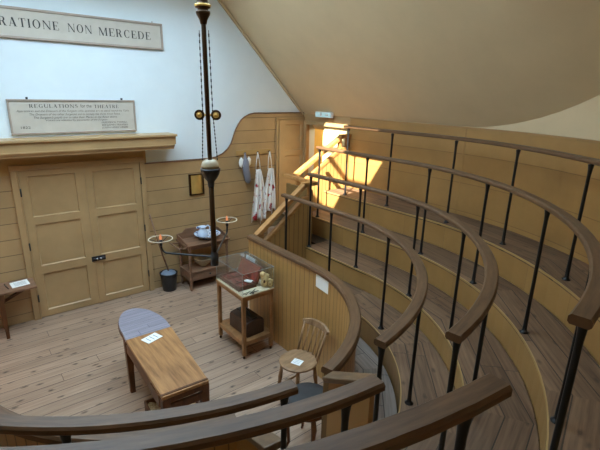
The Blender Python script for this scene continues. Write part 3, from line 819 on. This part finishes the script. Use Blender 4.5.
def card(name, label, pts, z, cat='card', tilt=None, lines=3, hgt=.0):
    c = Vector((sum(p[0] for p in pts)/4, sum(p[1] for p in pts)/4, z))
    t = thing(name, label, cat, c)
    m = M(); m.prism(pts, lambda p: (p[0], p[1], z), lambda p: (p[0], p[1], z+.003)); m.build('sheet', 'paper', t, c)
    m = M(); P = [Vector((p[0], p[1], z+.0036)) for p in pts]
    for i in range(lines):
        f0 = .25+.5*i/max(1, lines-1) if lines > 1 else .5
        a = P[0].lerp(P[3], f0-.022).lerp(P[1].lerp(P[2], f0-.022), .2); b = P[0].lerp(P[3], f0-.022).lerp(P[1].lerp(P[2], f0-.022), .85)
        c2 = P[0].lerp(P[3], f0+.022).lerp(P[1].lerp(P[2], f0+.022), .85); d = P[0].lerp(P[3], f0+.022).lerp(P[1].lerp(P[2], f0+.022), .15)
        m.face([m.v(a), m.v(b), m.v(c2), m.v(d)])
    m.build('print_lines', 'print', t, c)
card('label_card', 'white printed card lying on the operating table next to the blue head end', [(1.125, -2.412), (1.16, -2.522), (1.318, -2.472), (1.28, -2.362)], TZ+.0015)
# sawdust box
sb = (1.24, -2.92, 0)
t = thing('sawdust_box', 'shallow dark wooden box of sawdust on the floor under the operating table', 'box', sb, R(-4))
m = M(); w, l, h, q = .22, .30, .12, .018
m.box((-w, -l, 0), (w, l, .015)); m.box((-w, -l, .015), (w, -l+q, h)); m.box((-w, l-q, .015), (w, l, h)); m.box((-w, -l+q, .015), (-w+q, l-q, h)); m.box((w-q, -l+q, .015), (w, l-q, h))
m.build('box_body', 'table_dark', t, bevel=.003)
m = M(); n = 14
g_ = [[m.v((-w+q+(2*w-2*q)*i/n, -l+q+(2*l-2*q)*j/n, .075+.02*math.sin(i*1.3)*math.cos(j*.9)+random.uniform(-.004, .004))) for j in range(n+1)] for i in range(n+1)]
for i in range(n):
    for j in range(n): m.face([g_[i][j], g_[i+1][j], g_[i+1][j+1], g_[i][j+1]], smooth=True)
so = m.build('sawdust', 'sawdust', t); so['kind'] = 'stuff'

# ------------------------------------------------------------------ display case table
cb = (2.445, -2.16, 0)
t = thing('display_table', 'small wooden side table with lower shelf, standing against the curved barrier', 'table', cb)
X0, X1, Y0, Y1, CZ = 2.225, 2.655, -2.47, -1.85, .80
M().box((X0, Y0, CZ-.028), (X1, Y1, CZ-.004)).build('table_top', 'pine', t, cb, bevel=.004)
m = M(); m.box((X0+.012, Y0+.012, CZ-.06), (X1-.012, Y0+.032, CZ-.028)); m.box((X0+.012, Y1-.032, CZ-.06), (X1-.012, Y1-.012, CZ-.028)); m.box((X0+.012, Y0+.03, CZ-.06), (X0+.032, Y1-.03, CZ-.028)); m.box((X1-.032, Y0+.03, CZ-.06), (X1-.012, Y1-.03, CZ-.028))
m.build('apron', 'pine', t, cb)
M().box((X0+.01, Y0+.01, .205), (X1-.01, Y1-.01, .225)).build('lower_shelf', 'pine', t, cb, bevel=.003)
m = M(); m.box((X0+.012, Y0+.012, .175), (X1-.012, Y0+.03, .205)); m.box((X0+.012, Y0+.03, .175), (X0+.03, Y1-.02, .205)); m.build('shelf_apron', 'pine', t, cb)
for x in (X0+.03, X1-.03):
    for y in (Y0+.03, Y1-.03):
        lg = M().box((x-.02, y-.02, .045), (x+.02, y+.02, CZ-.028)).build('leg', 'pine', t, cb, bevel=.004)
        m = M(); m.lathe([(0, 0), (.012, .004), (.018, .02), (.012, .036), (.01, .046), (0, .046)], (x, y, 0), 12); m.build('caster', 'dark_brass', lg, cb)
gb = (2.445, -2.16, CZ)
t = thing('glass_case', 'clear glass display cover over the instruments on the side table', 'display case', gb)
gx0, gx1, gy0, gy1, gh = X0+.012, X1-.006, Y0+.006, Y1-.012, .265
M().box((gx0, gy0, CZ-.002), (gx1, gy1, CZ+.006)).build('base_board', 'board_card', t, gb)
for lo, hi in (((gx0, gy0, CZ+.006), (gx0+.004, gy1, CZ+gh)), ((gx1-.004, gy0, CZ+.006), (gx1, gy1, CZ+gh)), ((gx0+.004, gy0, CZ+.006), (gx1-.004, gy0+.004, CZ+gh)), ((gx0+.004, gy1-.004, CZ+.006), (gx1-.004, gy1, CZ+gh)), ((gx0, gy0, CZ+gh), (gx1, gy1, CZ+gh+.004))):
    M().box(lo, hi).build('glass_pane', 'case_glass', t, gb)
m = M(); e = .0014
for x in (gx0, gx1):
    for y in (gy0, gy1): m.bar((x, y, CZ+.006), (x, y, CZ+gh), 2*e, 2*e, (0, 1, 0))
for x in (gx0, gx1): m.bar((x, gy0, CZ+gh+.003), (x, gy1, CZ+gh+.003), 2*e, 2*e)
for y in (gy0, gy1): m.bar((gx0, y, CZ+gh+.003), (gx1, y, CZ+gh+.003), 2*e, 2*e)
m.build('glass_edge', 'edge', t, gb)
# instrument chest inside
ZB = CZ+.0065
ib = (2.42, -2.10, ZB)
t = thing('instrument_chest', 'open mahogany instrument chest lined in red, inside the glass case', 'box', ib)
m = M(); ix0, ix1, iy0, iy1, ih = 2.262, 2.50, -2.33, -1.89, .055
m.box((ix0, iy0, ZB), (ix1, iy1, ZB+.008)); m.box((ix0, iy0, ZB), (ix0+.01, iy1, ZB+ih)); m.box((ix1-.01, iy0, ZB), (ix1, iy1, ZB+ih)); m.box((ix0, iy0, ZB), (ix1, iy0+.01, ZB+ih)); m.box((ix0, iy1-.01, ZB), (ix1, iy1, ZB+ih))
m.build('case_body', 'mahogany', t, ib)
M().box((ix0+.011, iy0+.011, ZB+.009), (ix1-.011, iy1-.011, ZB+.035)).build('lining', 'velvet', t, ib)
m = M()
for y in (-2.20, -2.03): m.box((ix0+.011, y-.004, ZB+.036), (ix1-.011, y+.004, ZB+.052))
m.build('divider', 'mahogany', t, ib)
lid = M(); lid.hexa([Vector(p) for p in ((2.503, -2.33, ZB+.03), (2.52, -2.33, ZB+.03), (2.52, -1.89, ZB+.03), (2.503, -1.89, ZB+.03), (2.57, -2.33, ZB+.225), (2.587, -2.33, ZB+.22), (2.587, -1.89, ZB+.22), (2.57, -1.89, ZB+.225))])
lo_ = lid.build('chest_lid', 'mahogany', t, ib)
m = M(); m.hexa([Vector(p) for p in ((2.497, -2.31, ZB+.045), (2.505, -2.31, ZB+.045), (2.505, -1.91, ZB+.045), (2.497, -1.91, ZB+.045), (2.5585, -2.31, ZB+.212), (2.568, -2.31, ZB+.212), (2.568, -1.91, ZB+.212), (2.5585, -1.91, ZB+.212))])
m.build('lid_lining', 'velvet', lo_, ib)
for i, (x, y, l, a) in enumerate(((2.30, -2.26, .10, .2), (2.36, -2.25, .11, -.1), (2.43, -2.26, .10, .1), (2.29, -2.11, .12, .1), (2.35, -2.12, .11, 0), (2.41, -2.11, .12, -.15), (2.46, -2.12, .10, .1), (2.31, -1.96, .10, .25), (2.38, -1.96, .11, -.2), (2.45, -1.96, .09, .1))):
    c = Vector((x, y, ZB+.042)); d = Vector((math.sin(a), math.cos(a), 0))
    nm = ['handle end', 'middle', 'far end'][0]
    it = thing('surgical_instrument', 'small surgical instrument with wooden handle lying in the red-lined chest', 'instrument', c, 0, 'instruments in the red-lined chest')
    m = M(); m.tube([-d*l/2, -d*.0, ], [.006, .0075], 8); m.build('handle', 'table_dark', it)
    m = M(); m.bar(d*.001, d*l/2, .006, .003); m.build('blade', 'steel', it)
c = Vector((2.445, -2.245, ZB+.0585))
t = thing('luggage_tag', 'white tag lying on the open instrument chest inside the glass case', 'tag', c, R(30))
m = M(); m.prism([(-.03, -.045), (.03, -.045), (.03, .03), (.015, .05), (-.015, .05), (-.03, .03)], lambda p: (p[0], p[1], -.002), lambda p: (p[0], p[1], .002)); m.build('sheet', 'paper', t)
m = M(); m.lathe([(.004, .002), (.009, .002), (.009, .004), (.004, .004), (.004, .002)], (0, .035, 0), 10); m.build('eyelet', 'brass', t)
c = Vector((2.60, -2.02, ZB))
t = thing('folded_paper', 'white folded leaflet standing at the back of the glass case', 'paper', (2.612, -2.0, ZB))
M().hexa([Vector(p) for p in ((-.01, -.10, 0), (-.006, -.10, 0), (-.006, .10, 0), (-.01, .10, 0), (.022, -.10, .235), (.026, -.10, .235), (.026, .10, .235), (.022, .10, .235))]).build('sheet', 'paper', t)
# bones
def lump(d): return 1+.16*math.sin(d.x*7+1)*math.cos(d.y*6)+.10*math.sin(d.z*9+d.x*4)
for nm, lab, x, y, sc in (('bone', 'larger knobbly cream bone standing inside the glass case', 2.575, -2.385, 1.2), ('bone', 'smaller cream bone standing at the corner of the glass case', 2.622, -2.43, .72)):
    t = thing(nm, lab, 'bone', (x, y, ZB))
    m = M(); m.blob((0, 0, .062*sc), (.042*sc, .034*sc, .062*sc), 14, 18, lump); m.blob((-.012*sc, .012*sc, .125*sc), (.030*sc, .028*sc, .030*sc), 10, 14, lump); m.blob((.024*sc, -.006*sc, .108*sc), (.024*sc, .022*sc, .028*sc), 10, 14, lump)
    m.build('bone_body', 'bone', t)
    m = M(); m.blob((-.022*sc, -.028*sc, .07*sc), (.011*sc, .008*sc, .016*sc), 6, 8); m.build('hollow_shade', 'table_dark', t)  # dark lump stands in for the shade inside a hole
def shears(x, y, rz, sc, lab):
    t = thing('surgical_forceps', lab, 'instrument', (x, y, ZB+.004), rz)
    for sg in (1, -1):
        m = M(); m.tube([(sg*.016*sc, -.07*sc, 0), (sg*.012*sc, -.03*sc, 0), (0, 0, 0.001*sg), (-sg*.006*sc, .05*sc, 0)], [.004*sc, .0042*sc, .005*sc, .002*sc], 8)
        ring = [(sg*.016*sc+.011*sc*math.cos(2*PI*i/12), -.08*sc+.011*sc*math.sin(2*PI*i/12), 0) for i in range(13)]
        m.tube(ring, .003*sc, 6, False); m.build('blade', 'black', t)
    m = M(); m.cyl((0, 0, -.003), (0, 0, .006), .005*sc, n=8); m.build('pivot', 'black', t)
shears(2.42, -2.40, R(-50), 1.0, 'black forceps on the cream board in the middle front of the glass case')
shears(2.345, -2.405, R(-70), .8, 'smaller black forceps near the front corner of the glass case')
t = thing('surgical_saw', 'short black instrument with thick handle at the front edge of the glass case', 'instrument', (2.40, -2.44, ZB+.006), R(5))
M().tube([(-.055, 0, 0), (-.03, 0, .001), (.0, 0, 0)], [.006, .0075, .006], 8).build('handle', 'black', t); M().box((0, -.008, -.0015), (.06, .008, .0015)).build('blade', 'black', t)
# leather bag on the lower shelf
bb = (2.44, -2.20, .225)
t = thing('doctors_bag', 'dark brown leather bag on the lower shelf of the side table', 'bag', bb, R(2))
m = M(); L, W, H = .19, .125, .20
secs = [(-L, 0.92), (-L*.96, 1.0), (L*.96, 1.0), (L, .92)]
prof_ = [(-W, .012), (-W*.95, 0), (W*.95, 0), (W, .012), (W*.99, H*.80), (W*.86, H*.93), (W*.30, H), (-W*.30, H), (-W*.86, H*.93), (-W*.99, H*.80)]
rg = [[m.v((x*k, y, z*(.97 if k < 1 else 1)+.001)) for x, z in prof_] for y, k in secs]
for a, b in zip(rg, rg[1:]):
    for i in range(len(prof_)): m.face([a[i], a[(i+1) % len(prof_)], b[(i+1) % len(prof_)], b[i]])
m.face(rg[0][::-1]); m.face(rg[-1]); m.build('bag_body', 'leather', t, bevel=.008)
m = M(); m.box((-.035, -L*.9, H-.004), (.035, L*.9, H+.014)); m.build('bag_frame', 'black', t, bevel=.004)
m = M(); m.tube([(0, -.07, H+.012), (0, -.06, H+.055), (0, 0, H+.065), (0, .06, H+.055), (0, .07, H+.012)], .009, 8); m.build('bag_handle', 'black', t)

# ------------------------------------------------------------------ windsor chair with card
wb = (2.325, -3.345, 0)
t = thing('windsor_chair', 'low stick-back wooden chair with round seat beside the barrier', 'chair', wb, R(6))
m = M(); m.lathe([(0, .425), (.165, .425), (.188, .436), (.192, .450), (.184, .457), (.15, .453), (0, .449)], (0, 0, 0), 32, 1.0, .98); m.build('seat', 'windsor', t)
for x, y in ((-.11, .11), (-.11, -.11), (.11, .11), (.11, -.11)):
    top = Vector((x, y, .43)); bot = Vector((x*1.3, y*1.3, 0))
    pr = [0, .06, .15, .3, .5, .62, .75, 1.0]; rd = [.015, .018, .024, .022, .017, .023, .018, .014]
    m = M(); m.tube([bot.lerp(top, q) for q in pr], rd, 10); m.build('leg', 'windsor', t)
m = M()
for sg in (1, -1): m.tube([(-.129, sg*.129, .155), (0, sg*.129, .155), (.129, sg*.129, .155)], [.009, .014, .009], 8)
m.tube([(0, -.129, .155), (0, 0, .155), (0, .129, .155)], [.009, .014, .009], 8); m.build('stretcher', 'windsor', t)
def bk(f):   # foot and head of a back spindle, f from -1 to 1
    a = R(52)*f
    foot = Vector((.165*math.cos(a*.78), .172*math.sin(a*1.0), .448)); head = Vector((.235*math.cos(a*.60)+.03, .148*f, .735))
    return foot, head
for f in (-1, -.6, -.2, .2, .6, 1):
    a, b = bk(f); big = abs(f) == 1
    m = M(); m.tube([a, a.lerp(b, .35), b], [.011, .012, .009] if big else [.006, .0075, .005], 8); m.build('spindle', 'windsor', t)
m = M(); pts = []
for i in range(13):
    f = -1.12+2.24*i/12; _, b = bk(f); pts.append((b, f))
rings = []
for b, f in pts:
    hgt = .048*(1-.45*max(0, abs(f)-.6)/.52); dn = Vector((math.cos(.9*f), math.sin(.9*f), 0))
    z0 = .715
    rings.append([m.v(Vector((b.x, b.y, z0))+dn*-.014), m.v(Vector((b.x, b.y, z0))+dn*.016), m.v(Vector((b.x, b.y, z0+hgt*1.3))+dn*.026), m.v(Vector((b.x, b.y, z0+hgt*1.3))+dn*.0)])
for a, b in zip(rings, rings[1:]):
    for k in range(4): m.face([a[k], a[(k+1) % 4], b[(k+1) % 4], b[k]], smooth=False)
m.face(rings[0][::-1]); m.face(rings[-1]); m.build('crest_rail', 'windsor', t, bevel=.004)
card('label_card', 'small white printed card on the round seat of the stick-back chair', [(2.235, -3.34), (2.275, -3.43), (2.355, -3.395), (2.315, -3.305)], .4545)
# dark stool behind
sb_ = (2.03, -3.86, 0)
t = thing('round_stool', 'dark leather-topped round stool with curved legs behind the aisle partition', 'stool', sb_)
m = M(); m.lathe([(0, .44), (.19, .44), (.205, .455), (.205, .475), (.19, .495), (.12, .505), (0, .508)], (0, 0, 0), 32); m.build('seat', 'dark_leather', t)
m = M(); m.lathe([(0, .385), (.18, .385), (.186, .40), (.186, .44), (0, .44)], (0, 0, 0), 32); m.build('seat_rail', 'table_dark', t)
for i in range(4):
    a = PI/4+i*PI/2+.35; d = Vector((math.cos(a), math.sin(a), 0))
    m = M(); m.tube([d*.16+Vector((0, 0, .40)), d*.195+Vector((0, 0, .32)), d*.175+Vector((0, 0, .18)), d*.165+Vector((0, 0, .06)), d*.19+Vector((0, 0, .012))], [.022, .024, .017, .013, .012], 10); m.build('leg', 'table_dark', t)
# card on the barrier
t = thing('notice_card', 'square white notice card fixed to the inner face of the curved barrier', 'card', (2.70, -3.16, 1.08))
p_ = hp(1.452, 82.2); mid_ = Vector((p_[0], p_[1], 0)); nn = -Vector((p_[2], p_[3], 0)); d = Vector((-nn.y, nn.x, 0))
m = M(); m.bar(mid_+nn*.004-d*.112+Vector((0, 0, 1.105)), mid_+nn*.004+d*.112+Vector((0, 0, 1.105)), .005, .142)
m.build('sheet', 'paper', t, (2.70, -3.16, 1.08))

# ------------------------------------------------------------------ washstand
wx0, wx1, wy0, wy1, WZ = 2.50, 3.22, -.46, -.045, .74
wb_ = ((wx0+wx1)/2, (wy0+wy1)/2, 0)
t = thing('washstand', 'old wooden washstand with splashback, lower shelf and drawer against the wall', 'washstand', wb_)
M().box((wx0, wy0, WZ-.022), (wx1, wy1, WZ)).build('table_top', 'walnut', t, wb_, bevel=.004)
m = M(); sp_ = [(wx0+.01, WZ), (wx1-.01, WZ), (wx1-.01, WZ+.09), (wx1-.10, WZ+.10), (wx1-.16, WZ+.155), (wx0+.16, WZ+.155), (wx0+.10, WZ+.10), (wx0+.01, WZ+.09)]
m.prism(sp_, lambda p: (p[0], wy1-.018, p[1]), lambda p: (p[0], wy1, p[1])); m.build('splashback', 'walnut', t, wb_, bevel=.003)
for x in (wx0+.005, wx1-.021):
    m = M(); m.prism([(wy1-.018, WZ), (wy1-.018, WZ+.09), (wy1-.14, WZ+.075), (wy0+.05, WZ+.03), (wy0+.02, WZ)], lambda p: (x, p[0], p[1]), lambda p: (x+.016, p[0], p[1])); m.build('side_board', 'walnut', t, wb_)
m = M(); m.box((wx0+.03, wy0+.025, WZ-.075), (wx1-.03, wy0+.045, WZ-.022)); m.box((wx0+.025, wy0+.04, WZ-.075), (wx0+.045, wy1-.03, WZ-.022)); m.box((wx1-.045, wy0+.04, WZ-.075), (wx1-.025, wy1-.03, WZ-.022)); m.build('apron', 'walnut', t, wb_)
M().box((wx0+.02, wy0+.015, .285), (wx1-.02, wy1-.01, .305)).build('lower_shelf', 'walnut', t, wb_, bevel=.003)
m = M(); m.box((wx0+.03, wy0+.04, .15), (wx1-.03, wy1-.02, .285)); m.build('drawer_case', 'walnut', t, wb_)
dr = M().box((wx0+.075, wy0+.028, .165), (wx1-.075, wy0+.042, .275)).build('drawer', 'walnut', t, wb_, bevel=.003)
m = M(); m.blob(((wx0+wx1)/2, wy0+.018, .222), (.014, .014, .014), 8, 10); m.build('knob', 'black', dr, wb_)
for x in (wx0+.045, wx1-.045):
    for y in (wy0+.042, wy1-.035):
        m = M(); m.lathe([(0, 0), (.014, 0), (.018, .03), (.022, .08), (.016, .11), (.024, .13), (.024, .31), (.016, .33), (.021, .36), (.023, .42), (.017, .56), (.022, .60), (.015, .62), (.024, .64), (.024, WZ-.022), (0, WZ-.022)], (x, y, 0), 12); m.build('leg', 'walnut', t, wb_)
m = M(); m.tube([(wx0-.11, wy0+.02, WZ-.03), (wx0-.11, wy1-.02, WZ-.03)], .011, 8)
for y in (wy0+.06, wy1-.06): m.bar((wx0-.11, y, WZ-.03), (wx0+.03, y, WZ-.045), .02, .02)
m.build('towel_rail', 'walnut', t, wb_)
# basin and jug
bz = (2.93, -.25, WZ)
t = thing('wash_basin', 'wide blue and white patterned china basin on the washstand top', 'basin', bz)
m = M(); m.lathe([(0, .006), (.08, .0), (.085, .012), (.15, .045), (.20, .075), (.203, .08), (.196, .081), (.145, .054), (.08, .024), (0, .018)], (0, 0, 0), 36); m.build('bowl', 'china', t)
m = M(); m.lathe([(.203, .0795), (.206, .083), (.200, .0845), (.192, .0815)], (0, 0, 0), 36); m.build('rim', 'china_plain', t)
t = thing('water_jug', 'blue and white china jug standing in the patterned basin', 'jug', (2.85, -.25, WZ+.024)); t.scale = (1.3, 1.3, 1.3)
m = M(); m.lathe([(0, 0), (.045, 0), (.046, .008), (.062, .03), (.066, .055), (.055, .085), (.038, .105), (.036, .12), (.05, .14), (.047, .14), (.032, .12), (0, .10)], (0, 0, 0), 24); m.build('jug_body', 'china_plain', t)
m = M(); m.prism([(-.03, .02), (-.075, 0), (-.03, -.02)], lambda p: (p[0], p[1], .125), lambda p: (p[0]*1.05, p[1]*1.2, .146)); m.build('spout', 'china', t)
m = M(); m.tube([(.044, 0, .13), (.075, 0, .145), (.098, 0, .12), (.092, 0, .075), (.062, 0, .045)], .0075, 8); m.build('handle', 'china_plain', t)
t = thing('slop_bowl', 'plain cream bowl on the lower shelf of the washstand', 'bowl', (2.84, -.25, .305))
m = M(); m.lathe([(0, .004), (.06, 0), (.065, .012), (.12, .06), (.152, .125), (.160, .135), (.155, .137), (.146, .126), (.115, .066), (.06, .02), (0, .018)], (0, 0, 0), 32); m.build('bowl', 'cream_china', t)
# bucket and stick
t = thing('bucket', 'black bucket on the floor to the right of the double doors', 'bucket', (2.295, -.17, 0))
m = M(); m.lathe([(0, .004), (.098, 0), (.10, .004), (.128, .27), (.134, .276), (.134, .286), (.124, .286), (.096, .02), (0, .018)], (0, 0, 0), 28); m.build('pail', 'black', t)
m = M(); m.lathe([(.121, .262), (.10, .29), (.05, .305), (0, .31)], (0, 0, 0), 24); m.build('liner', 'bucket_fill', t)
m = M(); m.tube([(-.132, 0, .27), (-.10, -.10, .245), (0, -.145, .235), (.10, -.10, .245), (.132, 0, .27)], .0035, 6); m.build('bail', 'iron', t)
t = thing('walking_stick', 'thin dark wooden stick leaning from the bucket against the wall', 'stick', (2.30, -.16, .309))
m = M(); m.tube([(0, 0, 0), (-.10, .045, .44), (-.185, .105, .90)], [.013, .012, .010], 8); m.build('shaft', 'walnut', t)

# ------------------------------------------------------------------ things on the front wall
t = thing('peg_rail', 'short ochre peg board on the wall, holding two aprons', 'peg rail', (3.95, -.02, 2.01))
o_ = (3.95, -.02, 2.01)
M().box((3.60, -.042, 1.965), (4.30, -.022, 2.045)).build('board', 'nosing', t, o_, bevel=.004)
for x in (3.745, 3.995, 4.225):
    m = M(); m.tube([(x, -.042, 2.0), (x, -.075, 1.995), (x, -.085, 2.02)], [.007, .007, .009], 8); m.build('peg', 'dark_brass', t, o_)
def apron(x, ztop, w, l, lab, ph):
    c = (x, -.07, ztop)
    t = thing('apron', lab, 'apron', c, 0, None)
    m = M(); nx, nz = 22, 16; g_ = []
    for j in range(nz+1):
        f = j/nz; row = []
        ww = w*(.32+.68*min(1, f*1.25)**.7)
        for i in range(nx+1):
            u = i/nx*2-1
            fold = (.012+.016*f)*math.sin(u*9+ph+f*1.3)
            zz = -.30-(l-.30)*f-.05*f*abs(math.sin(u*2.3+ph))+.012*math.sin(u*9+ph)*f
            row.append(m.v((u*ww/2+.018*math.sin(f*3+ph), -.018+fold+.006*f, zz)))
        g_.append(row)
    for j in range(nz):
        for i in range(nx): m.face([g_[j][i], g_[j][i+1], g_[j+1][i+1], g_[j+1][i]], smooth=True)
    o = m.build('apron_cloth', 'apron', t)
    s = o.modifiers.new('thick', 'SOLIDIFY'); s.thickness = .005; s.offset = 0
    m = M()
    for sg in (1, -1): m.tube([(0, -.012, -.012), (sg*.022, -.012, -.12), (sg*w*.15, -.018, -.31)], .008, 6)
    m.build('neck_strap', 'paper', t)
    m = M(); m.tube([(.03, -.03, -.55), (.045, -.04, -.9), (.03, -.035, -l-.10)], .007, 6); m.build('waist_tie', 'paper', t)
apron(3.995, 2.015, .30, 1.16, 'long white linen apron with red stains, left of the two on the peg rail', 0.3)
apron(4.235, 2.015, .27, 1.02, 'white linen apron with red stains, right of the two on the peg rail', 1.9)
t = thing('gauntlet', 'grey cloth sleeve hanging from the left peg of the peg rail', 'cloth', (3.745, -.075, 2.0))
m = M()
m.tube([(0, -.012, .012), (0, -.014, -.06), (0, -.015, -.13), (.01, -.015, -.25), (.03, -.014, -.36), (.05, -.012, -.46), (.055, -.012, -.50)], [.008, .022, .055, .06, .06, .052, .02], 12); m.build('sleeve', 'grey_cloth', t)
m = M(); m.blob((-.075, -.012, -.15), (.045, .022, .08), 8, 12, lump); m.blob((.07, -.012, -.14), (.035, .02, .075), 8, 12, lump); m.build('cuff', 'paper', t)
t = thing('brass_plate', 'curved brass reflector plate in a dark frame on the boarded wall', 'wall plate', (2.885, -.02, 1.57))
o_ = (2.885, -.02, 1.57)
m = M(); fr = .018
m.box((2.765, -.05, 1.405), (3.01, -.022, 1.405+fr)); m.box((2.765, -.05, 1.735-fr), (3.01, -.022, 1.735)); m.box((2.765, -.05, 1.405), (2.765+.03, -.022, 1.735)); m.box((3.01-fr, -.05, 1.405), (3.01, -.022, 1.735)); m.build('frame', 'dark_brass', t, o_, bevel=.003)
m = M(); pr_ = []
for i in range(13):
    f = i/12; pr_.append((2.79+.205*f, -.026-.022*math.sin(f*PI)))
m.prism(pr_+[(2.995, -.0235), (2.79, -.0235)], lambda p: (p[0], p[1], 1.42), lambda p: (p[0], p[1], 1.72)); m.build('plate', 'brass', t, o_)
# small table at the far left
lt_ = (.05, -.2, 0)
t = thing('side_table', 'small dark wooden table at the left edge beside the double doors', 'table', lt_)
M().box((-.36, -.385, .585), (.545, -.035, .61)).build('table_top', 'walnut', t, lt_, bevel=.004)
m = M(); m.box((-.30, -.365, .50), (.20, -.345, .585)); m.box((.165, -.345, .50), (.185, -.06, .585)); m.box((-.30, -.07, .50), (.20, -.05, .585)); m.build('apron', 'table_dark', t, lt_)
for x in (-.28, .165):
    for y in (-.355, -.06):
        m = M(); m.hexa([Vector(p) for p in ((x-.018, y-.018, 0), (x+.018, y-.018, 0), (x+.018, y+.018, 0), (x-.018, y+.018, 0), (x-.026, y-.026, .585), (x+.026, y-.026, .585), (x+.026, y+.026, .585), (x-.026, y+.026, .585))]); m.build('leg', 'table_dark', t, lt_)
m = M(); m.bar((.18, -.20, .42), (.52, -.20, .575), .03, .03); m.build('bracket', 'table_dark', t, lt_)
pz = .612
P4 = [(.30, -.30), (.49, -.275), (.475, -.09), (.285, -.115)]
card('paper_sheet', 'white sheet of paper lying on the dark side table at the left edge', P4, pz, 'paper', None, 4)
t = thing('pen', 'black pen lying beside the sheet of paper on the side table', 'pen', (.245, -.22, .619))
m = M(); m.tube([(.015, -.085, 0), (0, .0, 0), (-.01, .07, 0)], [.004, .0065, .0065], 8); m.build('barrel', 'black', t); m = M(); m.tube([(-.01, .07, 0), (-.014, .095, 0)], [.007, .006], 8); m.build('cap', 'steel', t)
# exit sign
t = thing('exit_sign', 'small pale green illuminated emergency sign above the stair-head doorway', 'sign', (4.975, -.64, 2.628))
m = M(); m.box((-.055, -.20, -.045), (-.0, .20, .045)); m.build('housing', 'white_plastic', t, bevel=.006)
m = M(); m.box((-.062, -.185, -.036), (-.0555, .185, .034)); m.build('face_panel', 'exit_green', t)
m = M()
# running figure arrow shapes on the face
x_ = -.063
for q in ([(-.14, .0), (-.11, .022), (-.11, .008), (-.06, .008), (-.06, -.008), (-.11, -.008), (-.11, -.022)], [(.02, -.026), (.075, -.026), (.075, .026), (.02, .026)]):
    m.face([m.v((x_, y, z)) for y, z in q])
m.build('pictogram', 'white_plastic', t)

# ------------------------------------------------------------------ light
w = bpy.data.worlds.new('World'); SC.world = w; w.use_nodes = True
bg = w.node_tree.nodes['Background']; bg.inputs[0].default_value = (.62, .79, 1.0, 1); bg.inputs[1].default_value = 1.0
sd = bpy.data.lights.new('sun', 'SUN'); sd.energy = 65; sd.angle = R(.6); sd.color = (1.0, .93, .80)
so_ = bpy.data.objects.new('sun', sd); COL.objects.link(so_)
so_.rotation_euler = Vector((1.0, .62, -1.0)).to_track_quat('-Z', 'Y').to_euler(); so_.location = (0, -4, 7)
pl = bpy.data.lights.new('passage_lamp', 'POINT'); pl.energy = 14; pl.color = (1, .85, .55); pl.shadow_soft_size = .08
po = bpy.data.objects.new('passage_lamp', pl); COL.objects.link(po); po.location = (5.8, -.5, 2.4)

# ------------------------------------------------------------------ camera
cd = bpy.data.cameras.new('camera'); cam = bpy.data.objects.new('camera', cd); COL.objects.link(cam)
cd.sensor_fit = 'HORIZONTAL'; cd.sensor_width = 36; cd.lens = 433.08/600*36; cd.clip_start = .02
yaw, pit, rol = R(38.872), R(-16.909), R(1.388)
f = Vector((math.sin(yaw)*math.cos(pit), math.cos(yaw)*math.cos(pit), math.sin(pit)))
r = Vector((math.cos(yaw), -math.sin(yaw), 0)); u = r.cross(f)
r2 = r*math.cos(rol)+u*math.sin(rol); u2 = r2.cross(f)
mt = Matrix((r2, u2, -f)).transposed().to_4x4(); mt.translation = (0, -6.206, 2.961)
cam.matrix_world = mt
SC.camera = cam
vs = SC.view_settings
vs.view_transform = 'Standard'; vs.look = 'None'; vs.gamma = 1; vs.use_curve_mapping = False
vs.exposure = -0.08
SC.cycles.use_denoising = True
